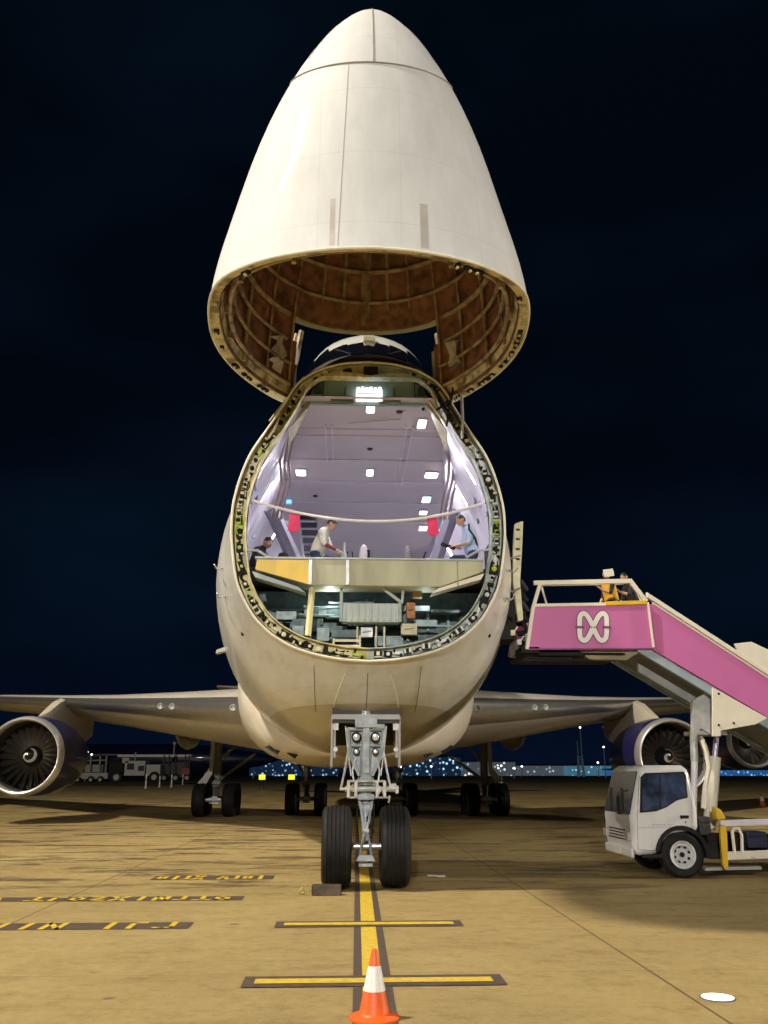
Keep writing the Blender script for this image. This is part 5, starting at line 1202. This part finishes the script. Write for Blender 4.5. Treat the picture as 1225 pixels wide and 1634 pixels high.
# flight of stairs going down to the right
fl_ = empty("stair_flight", (-5.8, -2.0, 0), tr)
a0 = at(1041, 964, y=YN); a1 = at(1225, 1083, y=YN); b0 = at(1042, 1037, y=YN); b1 = at(1225, 1145, y=YN)
sl_t = (a1.z - a0.z) / (a1.x - a0.x); sl_b = (b1.z - b0.z) / (b1.x - b0.x); XE = 10.9
pw = [(a0.x, a0.z), (XE, a0.z + sl_t * (XE - a0.x)), (XE, b0.z + sl_t * (XE - b0.x) - .05), (b1.x, b1.z), (b0.x, b0.z)]
mb = MB(); mb.prism(pw, YN - .005, YN + .045); mb.build("side_panel", pink, fl_, bevel=.006)
mb = MB(); mb.prism([(a, b + .12 if k_ > 1 else b) for k_, (a, b) in enumerate(pw)], 3.0, 3.05); mb.build("side_panel", pink, fl_)
def slab(name, dz0, dz1, x0, x1, y0, y1, m_, ref=(a0.x, a0.z), s_=sl_t, **kw):
    f_ = lambda x: ref[1] + s_ * (x - ref[0]); mb = MB(); mb.prism([(x0, f_(x0) + dz0), (x1, f_(x1) + dz0), (x1, f_(x1) + dz1), (x0, f_(x0) + dz1)], y0, y1); return mb.build(name, m_, fl_, **kw)
slab("handrail", .06, .16, a0.x - .1, XE, YN - .03, YN + .05, creamw, bevel=.01)
slab("handrail", .0, .05, a0.x, XE, YN - .015, YN + .045, mat("pale_pink_edge", (.72, .55, .55), .5))
slab("handrail", .06, .16, a0.x - .1, XE, 2.98, 3.06, creamw, bevel=.01)
sb = (b1.z - b0.z) / (b1.x - b0.x)
slab("stringer", -.20, -.02, b0.x - .28, XE, YN + .02, YN + .12, bluegrey, ref=(b0.x, b0.z), s_=sb, bevel=.008)
slab("stringer", -.45, -.28, b0.x - .15, 6.35, YN + .45, YN + .55, mat("mid_grey_beam", (.30, .32, .33), .5, var=.2), ref=(b0.x, b0.z), s_=sb, bevel=.008)  # inner beam in plain mid grey
slab("stringer", -.20, -.02, b0.x - .28, XE, 2.9, 3.0, bluegrey, ref=(b0.x, b0.z), s_=sb)
slab("soffit", -.13, -.08, b0.x - .2, XE, YN + .13, 2.89, mat("soffit_grey", (.20, .21, .22), .5, var=.2), ref=(b0.x, b0.z), s_=sb)
mb = MB(); mb.prism(PX([(1137, 1097), (1225, 1146), (1205, 1156), (1150, 1166), (1150, 1175), (1137, 1175)], YN - .02), YN - .02, YN + .03); mb.build("gusset_plate", creamw, fl_, bevel=.006)
for px, py in ((1147, 1107), (1147, 1157), (1171, 1154)): p = at(px, py, y=YN - .03); mb = MB(); mb.lathe([(0, -.01), (.02, -.008), (.024, .01)], 'y', tuple(p), 10); mb.build("bolt", dark, fl_)
for k in range(17):
    x = 5.5 + k * .31; z = 4.1 + sl_t * (x - 5.5); mb = MB(); mb.box((x, 2.15, z), (.30, 1.6, .03)); mb.build("tread", grey, fl_)
mb = MB(); mb.prism(PX([(1040, 975), (1052, 982), (1056, 1042), (1044, 1034)], YN - .01), YN - .02, YN - .008); mb.build("hinge_cover", mat("dark_magenta_panel", (.40, .09, .24), .5), fl_)
lw = PX([(1172, 1027), (1199, 1024), (1330, 1085), (1330, 1150), (1180, 1045)], 3.3); mb = MB(); mb.prism(lw, 3.3, 3.36); mb.build("wind_panel", creamw, fl_, bevel=.01)

# two people up on the stairs
dkc = mat("black_uniform", (.012, .012, .014), .7, var=.3); vest = mat("amber_vest", (.80, .42, .03), .6, var=.25, scale=9); paletr = mat("pale_grey_trousers", (.42, .44, .47), .7, var=.15)
def standing(mi_t, mi_l, lean=.0):
    J = {'pelvis': ((0, 0, .92), (.14, .13), mi_l), 'spine': ((lean * .3, 0, 1.08), (.14, .12), mi_t), 'chest': ((lean * .7, 0, 1.30), (.17, .13), mi_t), 'neckb': ((lean, 0, 1.46), .07, mi_t), 'neck': ((lean, 0, 1.52), .055, 0),
         'lsh': ((lean * .8, -.19, 1.38), .07, mi_t), 'lel': ((lean - .08, -.24, 1.12), .05, mi_t), 'lwr': ((lean - .26, -.12, 1.22), .03, 0), 'rsh': ((lean * .8, .19, 1.38), .07, mi_t), 'rel': ((lean, .25, 1.10), .05, mi_t), 'rwr': ((lean - .12, .24, .90), .03, 0),
         'lhip': ((0, -.09, .86), .10, mi_l), 'lkn': ((-.02, -.10, .48), .07, mi_l), 'lan': ((.0, -.10, .09), .045, mi_l), 'lft': ((-.13, -.10, .04), .04, 4), 'rhip': ((0, .09, .86), .10, mi_l), 'rkn': ((.06, .10, .48), .07, mi_l), 'ran': ((.12, .10, .09), .045, mi_l), 'rft': ((0, .10, .04), .04, 4)}
    E = list(E_); hand(J, E, 'l', J['lwr'][0], (-.5, .2, .6), 0, spread=Vector((0, 1, 0))); hand(J, E, 'r', J['rwr'][0], (-.2, 0, -1), 0, curl=Vector((-1, 0, 0)), spread=Vector((0, -1, 0))); return J, E
J3, E3 = standing(1, 2, -.10); p = at(978, 950, y=2.3)
pA = person("person", (p.x - .02, 2.3, 4.18), R(15), J3, E3, [skin, dkc, paletr, dkc, dark], "person in amber vest and pale trousers holding a sheet on the stairs platform", (-.12, 0, 1.62), (-1, -.3, -.1), scale=.83)
m = MB()
for ang_ in np.linspace(-1, 1, 2):
    pass
rows = []
for z_ in np.linspace(.98, 1.44, 5): rows.append([((-.10 * (z_ - .9) / .55) + .165 * math.cos(a_), .20 * math.sin(a_), z_) for a_ in np.linspace(0, 2 * math.pi, 15)[:-1]])
m.grid(rows, 0, closed=True); m.build("safety_vest", vest, pA, smooth=True)
mb = MB(); mb.box((0, 0, 0), (.20, .012, .15), 0, Matrix.Rotation(R(-8), 3, 'Y')); o = mb.build("paper_sheet", mat("sheet_paper", (.78, .76, .66), .6)); o.location = at(971, 914, y=2.0); tag(o, "pale sheet held up by the person in the amber vest", "sheet")
J4, E4 = standing(1, 1, -.22); p = at(1006, 950, y=2.5)
person("person", (p.x + .12, 2.55, 4.18), R(10), J4, E4, [skin, dkc, dkc, dkc, dark], "person in all dark clothes leaning at the head of the stairs behind the rail", (-.27, 0, 1.60), (-1, -.5, -.2), scale=.84)

# ================================================================== SMALL THINGS ON THE APRON
def cone(loc, h, label, nm="traffic_cone"):
    e_ = empty(nm, loc, None, label, "traffic cone"); k = h / .45
    orange = mat("orange_plastic", (.85, .13, .015), .4, var=.12, scale=6); wb = mat("white_reflective", (.80, .80, .82), .35, var=.08, scale=20)
    m = MB(); pr = [(.180, 0), (.180, .018), (.150, .030), (.120, .034), (.108, .045), (.024, .435), (.020, .450), (.010, .452)]
    m.lathe([(r_ * k, z * k) for r_, z in pr], 'z', (0, 0, 0), 40); m.build("cone_body", orange, e_, smooth=True, angle=30)
    f = lambda z: np.interp(z, [.045, .435], [.108, .024]) + .0025
    m = MB(); m.lathe([(f(z) * k, z * k) for z in (.185, .20, .25, .30, .335, .345)], 'z', (0, 0, 0), 40); m.build("reflective_band", wb, e_, smooth=True)
    return e_
cone(at(597, 1626, z=0), .46, "large orange traffic cone with a white band in the foreground on the yellow line")
cone(at(1217, 1286, z=0), .62, "small distant orange cone with a white band at the right edge beyond the truck")
# wheel chock with rope
ch = empty("wheel_chock", (-.585, -.80, 0), None, "brown wheel chock with a loop of rope in front of the left nose tyre", "wheel chock")
m = MB(); m.prism([(-.10, 0), (.10, 0), (.07, .13), (.0, .15), (-.07, .13)], -.21, .21, 'x'); m.build("chock_block", mat("chock_wood", (.075, .045, .028), .6, col2=(.03, .02, .012), scale=6), ch, bevel=.01)
for s_ in (-1, 1): m = MB(); m.box((s_ * .212, 0, .07), (.012, .15, .12)); m.build("end_plate", dark, ch)
m = MB(); m.tube([(-.27, 0, .05), (-.36, -.02, .10), (-.42, 0, .04), (-.36, .03, .02), (-.30, .0, .03)], .014, n=6); m.build("rope", mat("rope_yellow", (.45, .36, .08), .8), ch, smooth=True)
m = MB(); a = at(682, 1397, z=0.02); b = at(704, 1398, z=.02); m.tube([a, b], .015, n=6); m.box(b, (.14, .07, .03)); tag(m.build("ground_lock_pin", mat("pale_pin", (.45, .42, .36), .5)), "pale metal pin lying on the concrete right of the right nose tyre", "pin")

# ================================================================== BACKGROUND
# delineator posts left
for i, (px, py, hpx) in enumerate(((232, 1258, 20), (254, 1256, 16), (273, 1256, 18), (291, 1252, 15))):
    p = at(px, py, z=0); h = hpx * (p - CAM).length / FPX
    e_ = empty("bollard", p, None, ["leftmost white bollard below the parked cargo loader", "second white bollard from the left below the loader", "third white bollard from the left below the loader", "rightmost white bollard beyond the left main gear"][i], "bollard", "white bollards on the far apron")
    m = MB(); m.lathe([(.16, 0), (.16, .05), (.09, .08), (.085, h - .1), (.05, h), (0, h)], 'z', (0, 0, 0), 12); m.build("post", mat("bollard_white", (.8, .78, .7), .5), e_, smooth=True)
    m = MB(); m.lathe([(.1, h * .55), (.1, h * .7)], 'z', (0, 0, 0), 12); m.build("band", mat("bollard_grey", (.35, .33, .3), .5), e_)
# cargo loader / tow tractor group far left
def far(px, py, D): return at(px, py, y=D)
D1 = 105
lg = mat("far_white_paint", (.50, .50, .48), .5, var=.2)
def farbox(mb, px0, py0, px1, py1, D, dp, mi=0):
    a = far(px0, py1, D); b = far(px1, py0, D); mb.box(((a.x + b.x) / 2, D + dp / 2, (a.z + b.z) / 2), (b.x - a.x, dp, b.z - a.z), mi)
def far_wheel(parent, px, py, r, D):
    p = far(px, py, D); m = MB(); m.lathe([(0, -.2), (r * .4, -.22), (r * .5, -.3), (r * .95, -.3), (r, -.2), (r, .3), (0, .3)], 'y', tuple(p), 20, mis=[1, 1, 0, 0, 0, 0]); m.build("wheel", [black, lg], parent)
zb = far(200, 1252, D1).z
t1 = empty("tow_tractor", (0, 0, 0), None, "white aircraft tow tractor with black rear end parked far left beyond the near engine", "tow tractor")
m = MB(); farbox(m, 197, 1214, 232, 1238, D1, 3); farbox(m, 232, 1220, 256, 1238, D1, 3); farbox(m, 194, 1209, 206, 1218, D1, 2.4); farbox(m, 214, 1200, 217, 1216, D1, .3); m.build("body", lg, t1, bevel=.1)
m = MB(); farbox(m, 171, 1216, 197, 1242, D1, 3); m.build("rear_deck", black, t1, bevel=.1)
m = MB(); farbox(m, 202, 1218, 214, 1228, D1 - .06, .05); farbox(m, 220, 1222, 230, 1230, D1 - .06, .05); m.build("window", mat("far_window", (.05, .05, .06), .2), t1)
far_wheel(t1, 186, 1240, .8, D1 - .1); far_wheel(t1, 246, 1240, .7, D1 - .1)
t2 = empty("baggage_loader", (0, 0, 0), None, "long low white loader with railings left of the tow tractor", "loader")
m = MB(); farbox(m, 115, 1233, 172, 1243, D1 + 4, 3); m.build("chassis", lg, t2, bevel=.05)
m = MB(); farbox(m, 135, 1220, 164, 1232, D1 + 5, 1.5); 
for px in (128, 143, 158, 168): a = far(px, 1235, D1 + 4.1); b = far(px + 2, 1206, D1 + 4.1); m.tube([a, b], .12, n=6)
m.tube([far(128, 1214, D1 + 4.1), far(168, 1213, D1 + 4.1)], .1, n=6); m.build("railing", mat("far_grey", (.35, .35, .34), .5), t2)
for px in (124, 145, 160): far_wheel(t2, px, 1244, .45, D1 + 3.9)
t3 = empty("cargo_loader", (0, 0, 0), None, "dark cargo loader with a long bright deck rail behind the tow tractor", "cargo loader")
m = MB(); farbox(m, 187, 1204, 305, 1208, D1 + 14, 4); m.build("deck", mat("far_bright_rail", (.8, .8, .78), .5), t3, bevel=.05)
m = MB(); farbox(m, 256, 1216, 300, 1240, D1 + 14, 4); farbox(m, 258, 1208, 275, 1218, D1 + 14, 4)
for px in (262, 270, 280, 296, 302): m.tube([far(px, 1240, D1 + 13.8), far(px, 1205, D1 + 13.8)], .12, n=6)
m.build("frame", mat("far_dark_frame", (.10, .10, .10), .6, var=.5), t3)
m = MB(); farbox(m, 289, 1226, 302, 1236, D1 + 13.5, .5); m.build("red_panel", mat("far_red", (.35, .05, .04), .5), t3)
for px in (262, 280, 298): far_wheel(t3, px, 1241, .6, D1 + 13.9)
m = MB(); p = far(277, 1205, D1 + 12); m.tube([p, p + Vector((0, 0, 1.6))], .1, n=6); m.lathe([(.25, 0), (.25, .3), (0, .4)], 'z', tuple(p + Vector((0, 0, 1.5))), 8); m.build("beacon", lg, t3)
# parked dark blue airliner behind
pk = empty("parked_airliner", (0, 0, 0), None, "dark blue airliner with a pale cheat line parked in the dark at far left", "airliner")
D2 = 170; a = far(-60, 1196, D2); b = far(420, 1196, D2)
m = MB(); zc = far(200, 1212, D2).z; m.lathe([(.3, a.x - 14), (1.6, a.x - 11), (3.0, a.x), (3.1, b.x - 18), (2.6, b.x - 9), (1.2, b.x), (.2, b.x + 3)], 'x', (0, D2, zc), 28)
m.build("fuselage", mat("far_blue_hull", (.012, .018, .075), .35, coat=.5), pk, smooth=True)
m = MB(); m.tube([(a.x, D2 - 3.0, zc + .9), (b.x - 30, D2 - 3.05, zc + .9), (b.x - 20, D2 - 3.05, zc + .5), (b.x - 12, D2 - 2.9, zc - .2)], .12, n=6); m.build("cheat_line", mat("far_pale_line", (.5, .5, .52), .5), pk)
m = MB(); m.prism([(far(100, 0, D2).x, zc + 2.6), (far(70, 0, D2).x, zc + 2.6), (far(30, 0, D2).x, zc + 11), (far(55, 0, D2).x, zc + 11)], D2 - .3, D2 + .3); m.build("tail_fin", mat("far_blue_hull", (.012, .018, .075), .35), pk)
m = MB(); m.add([(far(200, 0, D2).x, D2 - 2, zc - 1), (far(260, 0, D2).x, D2 - 2, zc - 1), (far(330, 0, D2).x, D2 - 24, zc + .6), (far(310, 0, D2).x, D2 - 24, zc + .6), (far(200, 0, D2).x, D2 - 2, zc - 1.6), (far(260, 0, D2).x, D2 - 2, zc - 1.6), (far(330, 0, D2).x, D2 - 24, zc + .4), (far(310, 0, D2).x, D2 - 24, zc + .4)], [(0, 1, 2, 3), (7, 6, 5, 4), (0, 1, 5, 4), (1, 2, 6, 5), (2, 3, 7, 6), (3, 0, 4, 7)]); m.build("wing", mat("far_grey", (.35, .35, .34), .5), pk)
for px in (150, 300): p = far(px, 1243, D2); m = MB(); m.tube([(p.x, D2, zc - 2), (p.x, D2, 1)], .2, n=6); m.lathe([(0, -.4), (1, -.4), (1, .4), (0, .4)], 'y', (p.x, D2, 1.0), 14); m.build("landing_gear", black, pk)
# yellow lit boards seen under the belly
for (px, lb) in ((418, "yellow glowing board beyond the left main gear"), (465, "yellow glowing board between the left main gear and the body gear")):
    p = far(px, 1240, 75); e_ = empty("lit_board", (p.x, 75, 0), None, lb, "lit sign", "yellow lit boards on the apron")
    m = MB(); m.box((0, 0, p.z), (.62, .15, .48)); m.build("face", mat("yellow_light", (.9, .9, .05), .5, emit=(.85, .95, .02), estr=1.0), e_)
    m = MB(); m.tube([(-.2, 0, 0), (-.2, 0, p.z - .2)], .03, n=6); m.tube([(.2, 0, 0), (.2, 0, p.z - .2)], .03, n=6); m.box((0, .09, p.z), (.68, .04, .54)); m.build("frame", dark, e_)
# distant terminal buildings with lit windows
def lit_wall(name, dens, c1, c2, es, sx_=1.0):
    m = bpy.data.materials.new(name); m.use_nodes = True; t = m.node_tree; b = t.nodes['Principled BSDF']; N = t.nodes.new; L = t.links.new
    g = N('ShaderNodeNewGeometry'); mp = N('ShaderNodeMapping'); mp.inputs['Scale'].default_value = (.62 * sx_, .02, .66); L(g.outputs['Position'], mp.inputs[0])
    v = N('ShaderNodeTexVoronoi'); v.feature = 'F1'; v.inputs['Scale'].default_value = 1; L(mp.outputs[0], v.inputs['Vector'])
    sep = N('ShaderNodeSeparateColor'); L(v.outputs['Color'], sep.inputs[0])
    r = N('ShaderNodeValToRGB'); r.color_ramp.elements[0].position = dens; r.color_ramp.elements[0].color = (0, 0, 0, 1); r.color_ramp.elements[1].position = 1; r.color_ramp.elements[1].color = (*c1, 1); L(sep.outputs[0], r.inputs[0])
    d = N('ShaderNodeMapRange'); d.inputs[1].default_value = .15; d.inputs[2].default_value = .45; d.inputs[3].default_value = 1; d.inputs[4].default_value = 0; L(v.outputs['Distance'], d.inputs[0])
    mu = N('ShaderNodeMixRGB'); mu.blend_type = 'MULTIPLY'; mu.inputs[0].default_value = 1; L(r.outputs[0], mu.inputs[1]); L(d.outputs[0], mu.inputs[2])
    ad = N('ShaderNodeMixRGB'); ad.blend_type = 'ADD'; ad.inputs[0].default_value = 1; L(mu.outputs[0], ad.inputs[1]); ad.inputs[2].default_value = (*c2, 1)
    L(ad.outputs[0], b.inputs['Emission Color']); b.inputs['Emission Strength'].default_value = es; b.inputs['Base Color'].default_value = (.05, .06, .08, 1); return m
DB = 420
wl1 = lit_wall("lit_glass_facade", .55, (.45, .75, 1.0), (.002, .006, .016), 2.2)
wl2 = lit_wall("pale_lit_facade", .75, (.5, .55, .6), (.045, .055, .070), 1.2)
wl3 = lit_wall("blue_lit_facade", .35, (.25, .5, .95), (.01, .05, .14), 1.6)
wl4 = lit_wall("teal_lit_facade", .6, (.3, .6, .8), (.03, .09, .13), 1.4)
roofm = mat("far_roof", (.05, .06, .08), .6)
def building(px0, px1, pyt, D, wm, label, roofs=None):
    a = far(px0, pyt, D); b = far(px1, pyt, D); e_ = empty("terminal_building", ((a.x + b.x) / 2, D, 0), None, label, "building"); cx_ = (a.x + b.x) / 2
    m = MB(); m.box((0, 12, a.z / 2), (b.x - a.x, 24, a.z)); m.build("facade", wm, e_)
    m = MB(); m.box((0, 12, a.z + .4), (b.x - a.x + 2, 26, .8))
    if roofs:
        for (p0, p1, pt) in roofs: q0 = far(p0, pt, D); q1 = far(p1, pt, D); m.box(((q0.x + q1.x) / 2 - cx_, 12, (a.z + q0.z) / 2), (q1.x - q0.x, 10, q0.z - a.z))
    m.build("roof", roofm, e_)
    return e_
building(398, 480, 1213, DB, wl1, "long building with blue-white lit windows seen under the belly at left of the nose gear")
building(484, 540, 1214, DB + 10, wl1, "lit building directly behind the left body gear")
building(640, 735, 1208, DB, wl1, "brightly lit blue-white terminal right of the nose gear", [(690, 712, 1203)])
building(738, 822, 1216, DB + 5, lit_wall("white_lamp_facade", .62, (.9, .9, .85), (.02, .025, .03), 2.4), "low building with scattered white lamps behind the right main gear")
building(824, 905, 1222, DB + 20, wl2, "long pale grey building between the right main gear and the masts")
building(905, 975, 1222, DB + 12, wl4, "teal lit building at the foot of the two masts", [(925, 945, 1218)])
building(975, 1330, 1229, DB, wl3, "low blue lit building behind the truck at right")
building(-200, 396, 1226, DB + 60, mat("dark_far_facade", (.02, .025, .035), .7), "unlit dark building along the far left horizon")
def mast(px, pyt, D, label, lamp=True, lattice=False):
    p = far(px, 1235, D); t_ = far(px, pyt, D); e_ = empty("light_mast", (p.x, D, 0), None, label, "mast", "masts on the far horizon")
    m = MB()
    if lattice:
        for s_ in (-1, 1): m.tube([(s_ * 1.3, 0, 0), (s_ * .7, 0, t_.z)], .25, n=6)
        for k in range(8): m.tube([(-1.2, 0, t_.z * k / 8), (1.1, 0, t_.z * (k + 1) / 8)], .15, n=5)
    else: m.tube([(0, 0, 0), (0, 0, t_.z)], [D / 1380 * .9, D / 1380 * .6], n=8)
    m.build("pole", mat("mast_grey", (.35, .38, .42), .5, emit=(.3, .4, .5), estr=.06), e_)
    if lamp:
        m = MB(); k = D / 1380 * 1.7; m.lathe([(0, -.8 * k), (.9 * k, -.4 * k), (k, .3 * k), (.3 * k, .9 * k)], 'z', (0, 0, t_.z), 10); m.build("lamp", mat("mast_lamp", (1, 1, 1), .4, emit=(1, .93, .75), estr=4), e_)
mast(930, 1161, 300, "tall slim mast with a warm lamp on top beside the right pylon"); mast(924, 1182, 320, "shorter unlit mast just left of the tall lamp mast", False)
mast(927, 1206, 310, "short lattice mast in front of the two slim masts", False, True)
mast(955, 1217, 330, "low mast with a lamp right of the teal lit building"); mast(966, 1192, 260, "bright lamp on a mast behind the right engine"); mast(833, 1223, 350, "dim low lamp mast over the pale grey building")
for i, (px, py) in enumerate(((404, 1214), (640, 1224), (688, 1223), (800, 1222), (820, 1226), (136, 1200), (143, 1204))):
    mast(px, py, 230 if px > 300 else 160, ["small white lamp beyond the left main gear brace", "white lamp at the left end of the bright terminal", "white lamp in front of the bright terminal", "white lamp right of the right main gear", "second white lamp right of the right main gear", "upper lamp beyond the left engine tail", "lower lamp beyond the left engine tail"][i])
